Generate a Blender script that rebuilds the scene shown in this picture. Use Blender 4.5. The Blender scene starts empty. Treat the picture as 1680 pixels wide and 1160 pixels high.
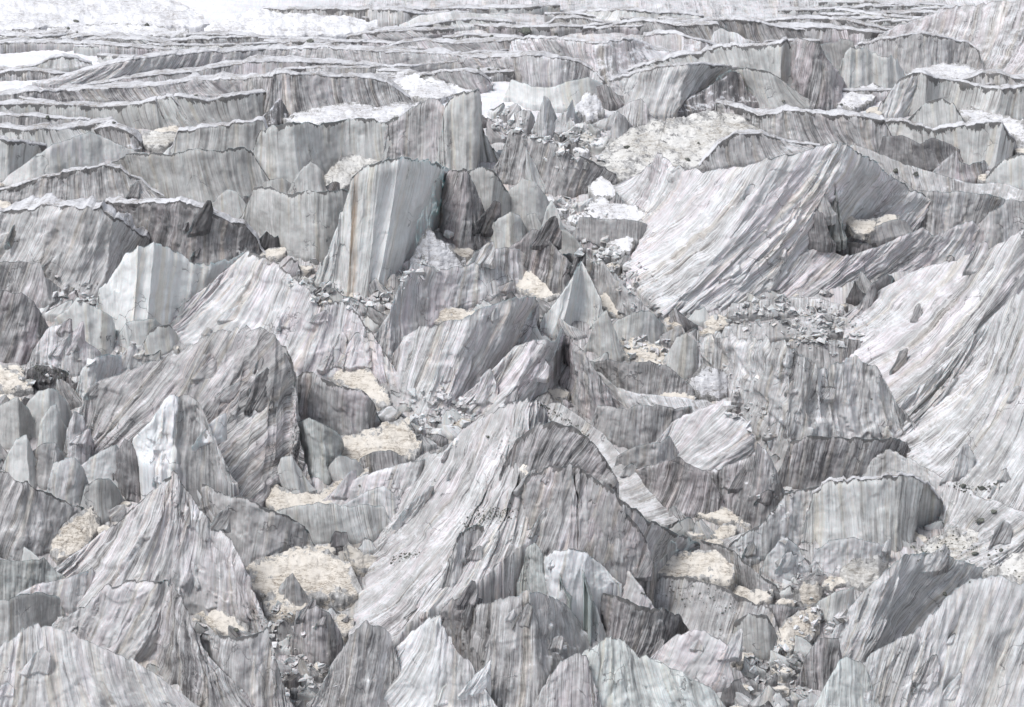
import bpy, math, random
import numpy as np
from mathutils import Vector, Matrix
from mathutils.bvhtree import BVHTree

# ------------------------------------------------------------------ scene, camera
scene = bpy.context.scene
COL = scene.collection
PW, PH = 1680.0, 1160.0                       # the photograph's own pixels, used to read distances off it
HFOV = math.radians(20.0)
PITCH = math.radians(17.0)
CAMH = 170.0
FPX = PW / 2 / math.tan(HFOV / 2)
SP, CP = math.sin(PITCH), math.cos(PITCH)

cam_data = bpy.data.cameras.new("camera")
cam = bpy.data.objects.new("camera", cam_data)
COL.objects.link(cam)
cam.location = (0, 0, CAMH)
cam.rotation_euler = (math.radians(90) - PITCH, 0, 0)
cam_data.sensor_fit = 'HORIZONTAL'
cam_data.sensor_width = 36.0
cam_data.lens = 18.0 / math.tan(HFOV / 2)
cam_data.clip_start = 1.0
cam_data.clip_end = 20000.0
scene.camera = cam


def rays(px, py):
    px = np.asarray(px, float); py = np.asarray(py, float)
    a = (px - PW / 2) / FPX; b = (PH / 2 - py) / FPX
    return np.stack([a, CP + b * SP, -SP + b * CP], -1)


def slope_z(y):
    """the glacier's own slope: an icefall that eases into a nearly level upper basin"""
    y = np.asarray(y, float)
    k = 18.0
    soft = k * np.log1p(np.exp(np.clip((y - 604.0) / k, -40, 40)))
    far = k * np.log1p(np.exp(np.clip((y - 760.0) / k, -40, 40)))
    near = k * np.log1p(np.exp(np.clip((400.0 - y) / k, -40, 40)))
    return 8.0 + .36 * (y - 530.0) - .325 * soft + .36 * near + .12 * far


_YS = np.linspace(300.0, 3000.0, 27001)
_TB = (CAMH - slope_z(_YS)) / _YS                      # tangent of the downward angle of each point of the slope
_RT = np.arange(-200.0, 1400.0)
_RD = rays(np.full(len(_RT), PW / 2), _RT)
_RY = np.interp(-(-_RD[:, 2] / _RD[:, 1]), -_TB, _YS)


def row_y(r):
    """distance at which a picture row meets the glacier's slope"""
    return np.interp(r, _RT, _RY)


def at_y(px, py, Y):
    d = rays(px, py)
    s = np.asarray(Y) / d[..., 1]
    p = d * s[..., None]
    p[..., 2] += CAMH
    return p


# ------------------------------------------------------------------ noise
_rs = np.random.RandomState(11)
_PERM = np.concatenate([_rs.permutation(4096)] * 2).astype(np.int64)
_G = _rs.normal(size=(4096, 3)); _G /= np.linalg.norm(_G, axis=1)[:, None]


def pn(p):
    """gradient noise, p (...,3) -> about -1..1"""
    i = np.floor(p).astype(np.int64); f = p - i
    w = f * f * f * (f * (f * 6 - 15) + 10)
    out = 0
    for dx in (0, 1):
        for dy in (0, 1):
            for dz in (0, 1):
                h = _PERM[((i[..., 0] + dx) & 4095)]
                h = _PERM[(h + i[..., 1] + dy) & 4095]
                h = _PERM[(h + i[..., 2] + dz) & 4095]
                g = _G[h]
                d = g[..., 0] * (f[..., 0] - dx) + g[..., 1] * (f[..., 1] - dy) + g[..., 2] * (f[..., 2] - dz)
                ww = (w[..., 0] if dx else 1 - w[..., 0]) * (w[..., 1] if dy else 1 - w[..., 1]) * (w[..., 2] if dz else 1 - w[..., 2])
                out = out + d * ww
    return out * 1.6


def fbm(p, octv=4, gain=0.5):
    a, s, o = 1.0, 0.0, 0
    for k in range(octv):
        o = o + a * pn(p * 2.03 ** k + 17.3 * k); s += a; a *= gain
    return o / s


def ridged(p, octv=3):
    a, s, o = 1.0, 0.0, 0
    for k in range(octv):
        o = o + a * (1 - 2 * np.abs(pn(p * 2.1 ** k + 9.1 * k))); s += a; a *= .5
    return o / s


def v3(a, b, c=0.0):
    return np.stack(np.broadcast_arrays(np.asarray(a, float), np.asarray(b, float), np.asarray(c, float)), -1)


def facets(x, y, seed):
    """broken-plate relief: every cell of a jittered lattice is a little tilted plane of its own; about -1..1, with hard steps between"""
    ix = np.floor(x).astype(np.int64); iy = np.floor(y).astype(np.int64)
    best = np.full(x.shape, 1e9); out = np.zeros(x.shape)
    s = int(seed * 97) & 4095
    for dx in (-1, 0, 1):
        for dy in (-1, 0, 1):
            h = _PERM[(_PERM[(ix + dx + s) & 4095] + iy + dy) & 4095]
            g = _G[h]; g2 = _G[(h * 7 + 3) & 4095]
            px = ix + dx + .5 + .42 * np.clip(g[..., 0], -1, 1); py = iy + dy + .5 + .42 * np.clip(g[..., 1], -1, 1)
            d = (x - px) ** 2 + (y - py) ** 2
            val = g2[..., 0] * .75 + g2[..., 1] * (x - px) * 1.3 + g2[..., 2] * (y - py) * 1.3
            m = d < best
            best = np.where(m, d, best); out = np.where(m, val, out)
    return out
# ------------------------------------------------------------------ materials
class NT:
    def __init__(s, name):
        s.m = bpy.data.materials.new(name); s.m.use_nodes = True
        s.t = s.m.node_tree; s.t.nodes.clear()
        s.out = s.n('ShaderNodeOutputMaterial'); s.b = s.n('ShaderNodeBsdfPrincipled')
        s.l(s.b.outputs[0], s.out.inputs[0])
    def n(s, typ, **kw):
        n = s.t.nodes.new(typ)
        for k, v in kw.items(): setattr(n, k, v)
        return n
    def l(s, a, b): s.t.links.new(a, b)
    def put(s, sock, v):
        if isinstance(v, (int, float)): sock.default_value = v
        elif isinstance(v, tuple): sock.default_value = v
        else: s.l(v, sock)
    def math(s, op, a, b=0.0, c=None, clamp=False):
        n = s.n('ShaderNodeMath', operation=op, use_clamp=clamp)
        s.put(n.inputs[0], a); s.put(n.inputs[1], b)
        if c is not None: s.put(n.inputs[2], c)
        return n.outputs[0]
    def attr(s, name):
        return s.n('ShaderNodeAttribute', attribute_name=name)
    def fac(s, name): return s.attr(name).outputs['Fac']
    def noise(s, vec, scale=1.0, detail=3.0, rough=0.55, dist=0.0):
        n = s.n('ShaderNodeTexNoise', noise_dimensions='3D')
        s.l(vec, n.inputs['Vector']); n.inputs['Scale'].default_value = scale
        n.inputs['Detail'].default_value = detail; n.inputs['Roughness'].default_value = rough
        n.inputs['Distortion'].default_value = dist
        return n.outputs['Fac']
    def vmul(s, vec, xyz, add=(0, 0, 0)):
        n = s.n('ShaderNodeVectorMath', operation='MULTIPLY_ADD')
        s.l(vec, n.inputs[0]); n.inputs[1].default_value = xyz; n.inputs[2].default_value = add
        return n.outputs[0]
    def ss(s, v, lo, hi):
        n = s.n('ShaderNodeMapRange', interpolation_type='SMOOTHSTEP')
        s.put(n.inputs[0], v); s.put(n.inputs[1], lo); s.put(n.inputs[2], hi)
        return n.outputs[0]
    def mix(s, f, a, b, mode='MIX'):
        n = s.n('ShaderNodeMix', data_type='RGBA', blend_type=mode)
        s.put(n.inputs[0], f); s.put(n.inputs[6], a); s.put(n.inputs[7], b)
        return n.outputs[2]
    def ramp(s, v, stops):
        n = s.n('ShaderNodeValToRGB'); s.l(v, n.inputs[0])
        e = n.color_ramp.elements
        while len(e) < len(stops): e.new(0.5)
        for k, (p, c) in enumerate(stops): e[k].position = p; e[k].color = c
        return n.outputs[0]
    def bump(s, h, strength, dist):
        n = s.n('ShaderNodeBump'); n.inputs['Strength'].default_value = strength
        n.inputs['Distance'].default_value = dist
        s.l(h, n.inputs['Height']); s.l(n.outputs[0], s.b.inputs['Normal'])


def g3(v, r=1.0, b=1.0): return (v * r, v, v * b, 1.0)


def make_ice():
    t = NT('glacier_ice')
    st = t.attr('st').outputs['Vector']           # metres across / metres down the flow bands / seed
    lum, con, pnk, cln, dst, drt, blu = [t.fac(k) for k in ('lum', 'con', 'pnk', 'cln', 'dst', 'drt', 'blu')]
    pos = t.n('ShaderNodeNewGeometry')
    P = pos.outputs['Position']
    # warp the bands a little
    wv = t.noise(t.vmul(st, (.12, .05, 1)), 1.0, 3)
    wx = t.n('ShaderNodeCombineXYZ'); t.l(t.math('MULTIPLY', t.math('SUBTRACT', wv, .5), 3.2), wx.inputs[0])
    wv2 = t.noise(t.vmul(st, (.55, .16, 1), (4, 4, 4)), 1.0, 3)
    t.l(t.math('ADD', t.math('MULTIPLY', t.math('SUBTRACT', wv, .5), 1.8), t.math('MULTIPLY', t.math('SUBTRACT', wv2, .5), .45)), wx.inputs[0])
    va = t.n('ShaderNodeVectorMath', operation='ADD'); t.l(st, va.inputs[0]); t.l(wx.outputs[0], va.inputs[1])
    S = va.outputs[0]
    n1 = t.noise(t.vmul(S, (.42, .022, 1)), 1.0, 2, .5)
    n0 = t.noise(t.vmul(S, (.13, .012, 1), (8, 3, 4)), 1.0, 2, .5)
    n2 = t.noise(t.vmul(S, (2.5, .055, 1), (3, 7, 1)), 1.0, 5, .68)
    n3 = t.noise(t.vmul(S, (6.0, .24, 1), (13, 2, 5)), 1.0, 4, .7)
    n4 = t.noise(P, .11, 4, .6)
    n5 = t.noise(P, 2.4, 4, .65)
    n6 = t.noise(P, .35, 5, .65)
    m = lambda a, k: t.math('MULTIPLY', t.math('SUBTRACT', a, .5), k)
    s = t.math('ADD', t.math('ADD', m(n1, .95), m(n2, 1.75)), t.math('ADD', t.math('ADD', m(n3, 1.35), m(n0, .9)), m(n5, .30)))
    s = t.math('MULTIPLY', s, t.math('MULTIPLY', con, t.math('ADD', .35, t.math('MULTIPLY', t.ss(t.noise(P, .085, 3), .36, .62), .8))))
    s = t.math('ADD', s, m(n6, .48))
    s = t.math('ADD', s, m(n4, .34))
    s = t.math('ADD', s, lum)
    col = t.ramp(s, [(0.0, g3(.04, 1.02, 1.03)), (.25, g3(.15, 1.03, 1.02)), (.46, g3(.36, 1.02, 1.0)),
                     (.66, g3(.56, 1.0, 1.01)), (1.0, g3(.80, .99, 1.03))])
    # mauve bands
    pb = t.ss(t.math('ADD', t.math('MULTIPLY', n1, .55), t.math('MULTIPLY', n4, .45)), .44, .62)
    col = t.mix(t.math('MULTIPLY', t.math('MULTIPLY', pb, pnk), .8, clamp=True), col, (.98, .84, .885, 1), 'MULTIPLY')
    # warm silt bands
    wb = t.ss(t.noise(t.vmul(S, (.55, .03, 1), (31, 5, 9)), 1.0, 3), .53, .68)
    col = t.mix(t.math('MULTIPLY', wb, .52), col, (1.0, .92, .79, 1), 'MULTIPLY')
    # clean greenish grey ice
    col = t.mix(t.math('MULTIPLY', cln, .75), col, (.985, 1.0, .955, 1), 'MULTIPLY')
    col = t.mix(blu, col, (.80, .97, 1.0, 1), 'MULTIPLY')
    # dark hairline grit in the bands
    hl = t.ss(t.noise(t.vmul(S, (3.8, .075, 1), (5, 1, 3)), 1.0, 4, .7), .555, .66)
    hl = t.math('MULTIPLY', hl, t.ss(n4, .36, .60))
    col = t.mix(t.math('MULTIPLY', t.math('MULTIPLY', hl, con), 1.1, clamp=True), col, (.12, .115, .12, 1))
    # rusty silt seam
    rs_ = t.math('MULTIPLY', t.fac('rst'), t.ss(t.math('ADD', n2, t.math('MULTIPLY', n3, .5)), .62, .88))
    col = t.mix(t.math('MULTIPLY', rs_, .85), col, (.27, .185, .12, 1))
    # thin open cracks
    cw = t.n('ShaderNodeTexNoise'); t.l(P, cw.inputs['Vector']); cw.inputs['Scale'].default_value = .22; cw.inputs['Detail'].default_value = 4
    cv = t.n('ShaderNodeVectorMath', operation='MULTIPLY_ADD'); t.l(cw.outputs['Color'], cv.inputs[0]); cv.inputs[1].default_value = (7, 7, 7)
    t.l(P, cv.inputs[2])
    vo = t.n('ShaderNodeTexVoronoi', feature='DISTANCE_TO_EDGE'); t.l(t.vmul(cv.outputs[0], (1, 1, .7)), vo.inputs['Vector']); vo.inputs['Scale'].default_value = .115
    ck = t.math('SUBTRACT', 1.0, t.ss(vo.outputs[0], .003, .011))
    ck = t.math('MULTIPLY', ck, t.ss(t.noise(P, .13, 2), .53, .62))
    col = t.mix(t.math('MULTIPLY', ck, .65), col, (.09, .09, .095, 1))
    # grit specks
    sp = t.ss(t.noise(P, 4.5, 2, .6), .66, .72)
    sp = t.math('MULTIPLY', sp, t.ss(n6, .50, .66))
    col = t.mix(t.math('MULTIPLY', sp, .7), col, (.07, .07, .07, 1))
    # rime of dry snow on ledges that face upwards
    sep = t.n('ShaderNodeSeparateXYZ'); t.l(pos.outputs['Normal'], sep.inputs[0])
    up = sep.outputs[2]
    sn = t.math('ADD', t.math('MULTIPLY', up, .9), t.math('MULTIPLY', m(n6, 1.0), 1.0))
    sn = t.math('ADD', sn, t.math('ADD', m(n5, .7), t.math('ADD', m(n3, .35), t.math('MULTIPLY', dst, .62))))
    snf = t.ss(sn, .74, .98)
    col = t.mix(t.math('MULTIPLY', snf, t.math('ADD', .25, dst, clamp=True)), col, (.74, .74, .77, 1))
    # grit that melts out along the crest
    v = t.fac('edge')
    rag = t.noise(t.vmul(st, (.30, .10, 1)), 1.0, 5, .72)
    lim = t.math('MULTIPLY', t.math('SUBTRACT', rag, .40), t.math('MULTIPLY', drt, 5.0))
    dk = t.math('SUBTRACT', 1.0, t.ss(t.math('SUBTRACT', v, lim), -.12, .12))
    col = t.mix(t.math('MULTIPLY', dk, .85), col, (.075, .072, .072, 1))
    # drips below the crest
    dr = t.ss(t.noise(t.vmul(st, (1.3, .03, 1), (1, 9, 2)), 1.0, 3, .6), .52, .70)
    dr = t.math('MULTIPLY', dr, t.math('SUBTRACT', 1.0, t.ss(v, 1.0, 9.0)))
    col = t.mix(t.math('MULTIPLY', t.math('MULTIPLY', dr, drt), .55, clamp=True), col, (.15, .14, .135, 1))
    t.l(col, t.b.inputs['Base Color'])
    t.b.inputs['Roughness'].default_value = .5
    t.b.inputs['Subsurface Weight'].default_value = .45
    t.b.inputs['Subsurface Radius'].default_value = (.35, .55, .58)
    t.b.inputs['Subsurface Scale'].default_value = .55
    t.b.inputs['Specular IOR Level'].default_value = .25
    h = t.math('ADD', t.math('ADD', t.math('MULTIPLY', n2, .9), t.math('MULTIPLY', n3, .7)), t.math('MULTIPLY', n5, .2))
    h = t.math('SUBTRACT', h, t.math('MULTIPLY', ck, .5))
    t.bump(h, .42, .42)
    return t.m


def make_snow(name, a, b, dirt, rim=True):
    """wind-packed snow; a, b are two real tints, dirt the grit on it"""
    t = NT(name)
    P = t.n('ShaderNodeNewGeometry').outputs['Position']
    n1 = t.noise(P, .16, 5, .62); n2 = t.noise(P, 1.6, 5, .68); n3 = t.noise(P, .7, 3, .6, .6)
    col = t.mix(t.ss(t.math('ADD', t.math('MULTIPLY', n1, .6), t.math('MULTIPLY', n2, .4)), .40, .62), a, b)
    cr = t.n('ShaderNodeTexNoise'); t.l(t.vmul(P, (.35, 1.0, 2.2)), cr.inputs['Vector']); cr.inputs['Scale'].default_value = .55
    cr.inputs['Detail'].default_value = 5; cr.inputs['Roughness'].default_value = .7
    ln = t.ss(t.math('ABSOLUTE', t.math('SUBTRACT', cr.outputs['Fac'], .5)), .0, .035)
    ln = t.math('MULTIPLY', t.math('SUBTRACT', 1.0, ln), t.ss(n1, .40, .60))
    col = t.mix(t.math('MULTIPLY', ln, dirt), col, (.20, .165, .13, 1))
    g = t.math('MULTIPLY', t.ss(n2, .56, .70), t.ss(n3, .46, .62))
    col = t.mix(t.math('MULTIPLY', g, dirt), col, (.16, .15, .145, 1))
    if rim:
        r = t.math('ADD', t.fac('rim'), t.math('MULTIPLY', t.math('SUBTRACT', t.noise(P, .42, 6, .75), .5), 4.2))
        r = t.ss(r, .12, .24)
        ice = t.ramp(t.noise(t.vmul(P, (1.6, .5, .5)), 1.0, 5, .7), [(.3, g3(.09)), (.5, g3(.33, 1.02, .98)), (.72, g3(.58))])
        col = t.mix(r, ice, col)
    t.l(col, t.b.inputs['Base Color'])
    t.b.inputs['Roughness'].default_value = .8; t.b.inputs['Specular IOR Level'].default_value = .15
    t.bump(t.math('ADD', t.math('MULTIPLY', n2, .6), n3), .8, .5)
    return t.m


def make_ground():
    t = NT('broken_ice_floor')
    P = t.n('ShaderNodeNewGeometry').outputs['Position']
    n1 = t.noise(P, .07, 4, .6); n2 = t.noise(P, .5, 5, .7); n3 = t.noise(P, 2.2, 4, .7)
    s = t.math('ADD', t.math('MULTIPLY', n2, .7), t.math('MULTIPLY', n3, .5))
    col = t.ramp(s, [(.36, g3(.07)), (.5, g3(.25, 1.02, .97)), (.62, g3(.48, 1.01, .97)), (.8, g3(.74, 1.0, 1.0))])
    col = t.mix(t.math('MULTIPLY', t.ss(n1, .5, .62), .7), col, (1.0, .88, .72, 1), 'MULTIPLY')
    sep = t.n('ShaderNodeSeparateXYZ'); t.l(P, sep.inputs[0])
    col = t.mix(t.math('MULTIPLY', t.ss(sep.outputs[1], 640.0, 830.0), .9), col, (.72, .72, .75, 1))
    t.l(col, t.b.inputs['Base Color']); t.b.inputs['Roughness'].default_value = .75
    t.b.inputs['Specular IOR Level'].default_value = .2
    t.bump(t.math('ADD', n2, t.math('MULTIPLY', n3, .5)), .9, .7)
    return t.m


def make_rock():
    t = NT('dark_rock')
    P = t.n('ShaderNodeNewGeometry').outputs['Position']
    n1 = t.noise(P, .8, 4, .6); n2 = t.noise(P, 4.0, 4, .7)
    col = t.mix(t.ss(n1, .4, .62), (.07, .075, .07, 1), (.14, .15, .125, 1))
    col = t.mix(t.ss(n2, .50, .66), col, (.24, .23, .21, 1))
    t.l(col, t.b.inputs['Base Color']); t.b.inputs['Roughness'].default_value = .85
    t.bump(n2, .8, .3)
    return t.m


ICE = make_ice()
SNOW = make_snow('white_snow', (.74, .74, .76, 1), (.60, .60, .62, 1), .6)
CAP = make_snow('crusted_snow', (.63, .63, .65, 1), (.46, .46, .475, 1), .95, False)
TAN = make_snow('dusty_snow', (.68, .64, .585, 1), (.56, .515, .455, 1), .9)
CREAM = make_snow('cream_snow', (.66, .65, .63, 1), (.50, .485, .455, 1), .85)
DEBRIS = make_snow('rock_debris', (.13, .13, .13, 1), (.05, .05, .05, 1), .9)
GROUND = make_ground()
ROCK = make_rock()
# ------------------------------------------------------------------ mesh helper
def mesh_from(name, verts, faces, mat, attrs=None, smooth=True):
    """faces: list of (n,4) or (n,3) int arrays"""
    me = bpy.data.meshes.new(name)
    nv = len(verts)
    me.vertices.add(nv); me.vertices.foreach_set('co', np.asarray(verts, np.float32).ravel())
    loops = np.concatenate([f.ravel() for f in faces])
    tot = np.concatenate([np.full(len(f), f.shape[1]) for f in faces])
    start = np.concatenate([[0], np.cumsum(tot)[:-1]])
    me.loops.add(len(loops)); me.loops.foreach_set('vertex_index', loops.astype(np.int32))
    me.polygons.add(len(tot))
    me.polygons.foreach_set('loop_start', start.astype(np.int32))
    me.polygons.foreach_set('use_smooth', np.full(len(tot), smooth))
    for k, v in (attrs or {}).items():
        if v.ndim == 2:
            a = me.attributes.new(k, 'FLOAT_VECTOR', 'POINT'); a.data.foreach_set('vector', v.astype(np.float32).ravel())
        else:
            a = me.attributes.new(k, 'FLOAT', 'POINT'); a.data.foreach_set('value', v.astype(np.float32))
    me.materials.append(mat)
    me.update(calc_edges=True); me.validate()
    return me


BV, BF, BN = [], [], [0]       # everything built so far, for resting small things on it


def link(name, me, parent=None):
    o = bpy.data.objects.new(name, me); COL.objects.link(o)
    if parent is not None: o.parent = parent
    return o


def grid_faces(nr, nc, off=0, flip=False):
    i = np.arange(nr * nc).reshape(nr, nc) + off
    f = np.stack([i[:-1, :-1], i[1:, :-1], i[1:, 1:], i[:-1, 1:]], -1).reshape(-1, 4)
    return f[:, ::-1] if flip else f


TONES = {  # lum con pnk cln dst blu
    'g': (.51, .54, .15, .15, .12, .0), 'w': (.68, .55, .25, .1, .2, .05), 'd': (.36, .55, .35, .0, .1, .0),
    'p': (.54, .62, .55, .0, .15, .0), 'c': (.60, .24, .08, .7, .1, .0), 'b': (.6, .4, .0, .8, .1, .16),
}
MAT_OF = {'s': SNOW, 't': TAN, 'r': DEBRIS}
GROUPS = {'snow_patch': 'snow patches lying in the hollows of the glacier', 'serac': 'seracs of the broken glacier',
          'ice_cliff': 'ice walls of the broken glacier', 'ice_ridge': 'ice ridges of the broken glacier',
          'ice_slope': 'streaked ice slopes of the broken glacier', 'ice_fin': 'thin ice blades of the broken glacier',
          'ice_block': 'single ice blocks of the broken glacier', 'snow_slope': 'snow slopes'}
FADE = lambda x, a, b: np.clip((x - a) / (b - a), 0, 1) ** 2 * (3 - 2 * np.clip((x - a) / (b - a), 0, 1))
SEED = [0]
REG = []         # (first face number, tone, lightness) of every built thing


def smooth1(a, n):
    if n < 2: return a
    k = np.hanning(n + 2)[1:-1]; k /= k.sum()
    pad = np.concatenate([np.repeat(a[:1], n, 0), a, np.repeat(a[-1:], n, 0)])
    out = np.stack([np.convolve(pad[:, j], k, 'same') for j in range(a.shape[1])], 1)[n:-n]
    # keep the ends
    w = np.clip(np.minimum(np.arange(len(a)), np.arange(len(a))[::-1]) / float(n), 0, 1)[:, None]
    return out * w + a * (1 - w)


def build(name, label, opts, ribs, step=2.1):
    SEED[0] += 1; sd = SEED[0] * 7.37
    rs = np.random.RandomState(SEED[0])
    R = []
    for r in ribs.split(';'):
        q = [float(x) for x in r.split(',')]
        R.append(q[:4] + [q[4] if len(q) > 4 else 0.0, q[5] if len(q) > 5 else 0.0])
    t = opts.get('t', 'g'); K = float(opts.get('k', .88))
    patch = t in MAT_OF
    if patch and name == 'snow_patch': K *= .6
    if not patch and 'nf' not in opts:      # the ends run out in low shoulders instead of stopping at a wall
        wid = abs(R[-1][2] - R[0][2])
        for s, e in ((-1, R[0]), (1, R[-1])):
            l = math.hypot(e[0] - e[2], e[1] - e[3])
            if l < 10: continue
            fl = float(opts.get('flare', 1.0)) * min(.5 * l, .34 * wid + 6, 62) * rs.uniform(.75, 1.2)
            new = []
            for h, a, b, c in ((.30, .22, .40, .01), (.62, .50, .72, .03), (.93, .95, 1.0, .06)):
                new.append([e[0] + (e[2] - e[0]) * h + s * fl * a, e[1] + (e[3] - e[1]) * h - c * l * .3,
                            e[2] + s * fl * b, e[3] - c * l, e[4] * 1.0, e[5]])
            R = new[::-1] + R if s < 0 else R + new
    R = np.array(R)
    Lr = np.hypot(R[:, 0] - R[:, 2], R[:, 1] - R[:, 3]).max()
    if not patch and name in ('serac', 'ice_block') and Lr < 88 and abs(R[-1, 2] - R[0, 2]) < 80 and t in 'cgwpd':
        R[:, 0] += rs.uniform(-.32, .32) * (R[:, 3] - R[:, 1])
    # ---- resample the ribs
    seg = np.maximum(np.hypot(*(R[1:, :2] - R[:-1, :2]).T), np.hypot(*(R[1:, 2:4] - R[:-1, 2:4]).T))
    acc = np.concatenate([[0], np.cumsum(seg)])
    N = int(max(14, acc[-1] / step))
    tt = np.linspace(0, acc[-1], N)
    A = np.stack([np.interp(tt, acc, R[:, j]) for j in range(6)], 1)
    sm = int(np.clip(8 / step, 2, N // 4))
    A[:, :4] = smooth1(A[:, :4], sm)
    L = np.hypot(A[:, 0] - A[:, 2], A[:, 1] - A[:, 3])
    Lm = max(6.0, np.percentile(L, 75))
    size = min(Lm, acc[-1])
    # ---- uneven crest and foot
    jag = float(opts.get('jag', 2.0 if patch else 1.0))
    ja = jag * np.clip(size * .022, .7, 3.2) * (1.35 if size < 60 else 1)
    kn = np.arange(0, acc[-1] + 40, 11.0); kn = kn + rs.uniform(-5, 5, len(kn))
    cn = fbm(v3(tt / 34.0, sd), 2) * .7 + fbm(v3(tt / 9.0, sd + 3), 3) * .6 + np.interp(tt, kn, rs.normal(size=len(kn)) * .62) + (rs.normal(size=len(kn)) * .5)[np.clip(np.searchsorted(kn, tt) - 1, 0, len(kn) - 1)]
    nv = np.stack([A[:, 0] - A[:, 2], A[:, 1] - A[:, 3]], 1) / np.maximum(L, 1)[:, None]
    A[:, :2] += nv * (cn * ja)[:, None]
    A[:, 2:4] -= nv * (fbm(v3(tt / 22.0, sd + 9), 4) * ja * 1.6)[:, None]
    # ---- place in the world
    rowc = A[:, 3] + float(opts.get('df', 0)) + A[:, 5] - (1 - K) * (A[:, 3] - A[:, 1])
    df = float(opts.get('df', 0)) + A[:, 5]
    F = at_y(A[:, 2], A[:, 3], row_y(A[:, 3] + df))
    C = at_y(A[:, 0], A[:, 1], row_y(rowc))
    scale = float(np.mean(row_y(rowc))) / FPX / CP          # metres per pixel here
    M = int(np.clip(np.percentile(L, 90) / (step * 1.1), 8, 170))
    vv = np.linspace(0, 1, M)
    Ls = L * scale
    um = tt * scale
    prof = vv
    P = C[None] * (1 - prof)[:, None, None] + F[None] * prof[:, None, None]
    sl = (A[:, 0] - A[:, 2]) / np.maximum(L, 1)
    if not patch: P[..., 0] += .075 * (np.clip(sl * 1.6, -1, 1) * Ls)[None] * (4 * vv * (1 - vv))[:, None]
    dU = np.gradient(P, axis=1); dV = np.gradient(P, axis=0)
    Nn = np.cross(dU, dV); Nn /= np.maximum(np.linalg.norm(Nn, axis=-1, keepdims=True), 1e-6)
    avg = Nn.mean((0, 1))
    if avg[1] > 0: Nn = -Nn
    # smooth normal field so that offsets do not tear
    for _ in range(3):
        Nn[:, 1:-1] = (Nn[:, :-2] + Nn[:, 1:-1] * 2 + Nn[:, 2:]) / 4
    Nn /= np.maximum(np.linalg.norm(Nn, axis=-1, keepdims=True), 1e-6)
    V = vv[:, None] * Ls[None]
    sh = float(opts.get('sh', rs.uniform(.10, .34) * min(1, size / 70) if t in 'gpdw' else rs.uniform(0, .1)))
    U = um[None] + sh * V * (1 + .08 * pn(v3(V / 14.0, sd)))
    sz = size * scale
    if not patch:
        calm = 0.4 if t == 'c' else 1.0
        rough = float(opts.get('rough', 1.0)) * calm
        a1 = np.clip(sz * .055, .12, 1.5)
        big = fbm(P / np.clip(sz * .42, 3, 11) + sd, 3)
        groove = fbm(v3(U / 2.4, V / 22.0, sd), 3) * .5 + ridged(v3(U / .95, V / 9.0, sd + 5), 2) * .22
        fine = fbm(v3(U / .8, V / 1.9, sd + 8), 3)
        chip = np.abs(fbm(P / 1.9 + sd * 2, 3))
        slab = np.abs(pn(P / np.clip(sz * .3, 1.6, 5.5) + sd * 5)) + .5 * np.abs(pn(P / np.clip(sz * .14, .9, 2.6) + sd * 4))
        flute = ridged(v3(U / np.clip(sz * .15, 1.1, 3.6), V / np.clip(sz * 1.1, 6, 28), sd + 21), 2) * np.clip(sz * .032, .07, .65)
        plate = np.tanh(pn(v3(U / np.clip(sz * .16, 1.2, 4.0), V / np.clip(sz * .5, 3, 13), sd + 33)) * 9) * np.clip(sz * .016, .03, .34)
        ca_ = np.clip(sz * .15, 1.0, 3.6); cb_ = np.clip(sz * .07, .6, 1.5)
        wob_ = pn(v3(U / ca_, V / ca_, sd)) * .35
        fac = facets(U / ca_ + wob_, V / (ca_ * 2.3) + wob_, sd) * ca_ * .17 + facets(U / cb_ - wob_, V / (cb_ * 1.9), sd + 3) * cb_ * .15
        keep = np.clip(.75 + 1.6 * fbm(P / np.clip(sz * .5, 4, 14) + sd + 60, 2), .12, 1.25)
        D = big * a1 * .6 + fac * keep * calm * (.5 if name == 'ice_slope' else .68) + (flute * .55 + plate * .5) * calm + .6 * (groove * np.clip(sz * .045, .1, .7) + fine * .16 * np.clip(sz / 8, .3, 1)
                        + (chip - .25) * .26 * np.clip(sz / 9, .2, 1) + (slab - .4) * np.clip(sz * .035, .05, .5)) * rough
        # a few hard fracture steps
        cell = pn(P / np.clip(sz * .33, 2.5, 8) + sd * 3)
        D = D + np.tanh(cell * 14) * np.clip(sz * .010, .03, .22) * rough
        D = D * (0.35 + .65 * FADE(vv, 0, .12))[:, None]
        bul = float(opts.get('bulge', rs.uniform(-.05, .015)))
        D = D + bul * Ls[None] * (4 * vv * (1 - vv))[:, None]
        # crest rounded off a little
        rr = np.clip(.02 * Ls, .05, .4)[None] * np.exp(-(V / np.clip(.05 * Ls, .25, 1.1)[None]) ** 2)
        D = D - rr
        P = P + Nn * D[..., None]
    else:
        D = fbm(P / np.clip(sz * .5, 2, 9) + sd, 4) * np.clip(sz * .08, .15, 1.1) + fbm(P / .9 + sd, 3) * .16 + facets(P[..., 0] / 1.6, P[..., 1] / 1.6, sd) * .16
        P = P + Nn * D[..., None]
        P[..., 2] += .25
    # ---- foot goes on down into the floor
    low = P[-1].copy(); low[:, 1] += .6; low[:, 2] = np.minimum(low[:, 2] - 1.5, slope_z(low[:, 1]) - 4.0) if 'sk' not in opts else low[:, 2] - float(opts['sk'])
    drop = P[-1][:, 2] - low[:, 2]
    lows = [P[-1] * (1 - f) + low * f for f in np.linspace(0, 1, 8)[1:]]
    lows = [q + v3(0, -fbm(q / 2.2 + sd, 3) * .5) for q in lows]
    P = np.concatenate([P, np.stack(lows)])
    V = np.concatenate([V] + [V[M - 1:M] + (drop * f)[None] for f in np.linspace(0, 1, 8)[1:]]); U = np.concatenate([U] + [U[M - 1:M]] * 7)
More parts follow.
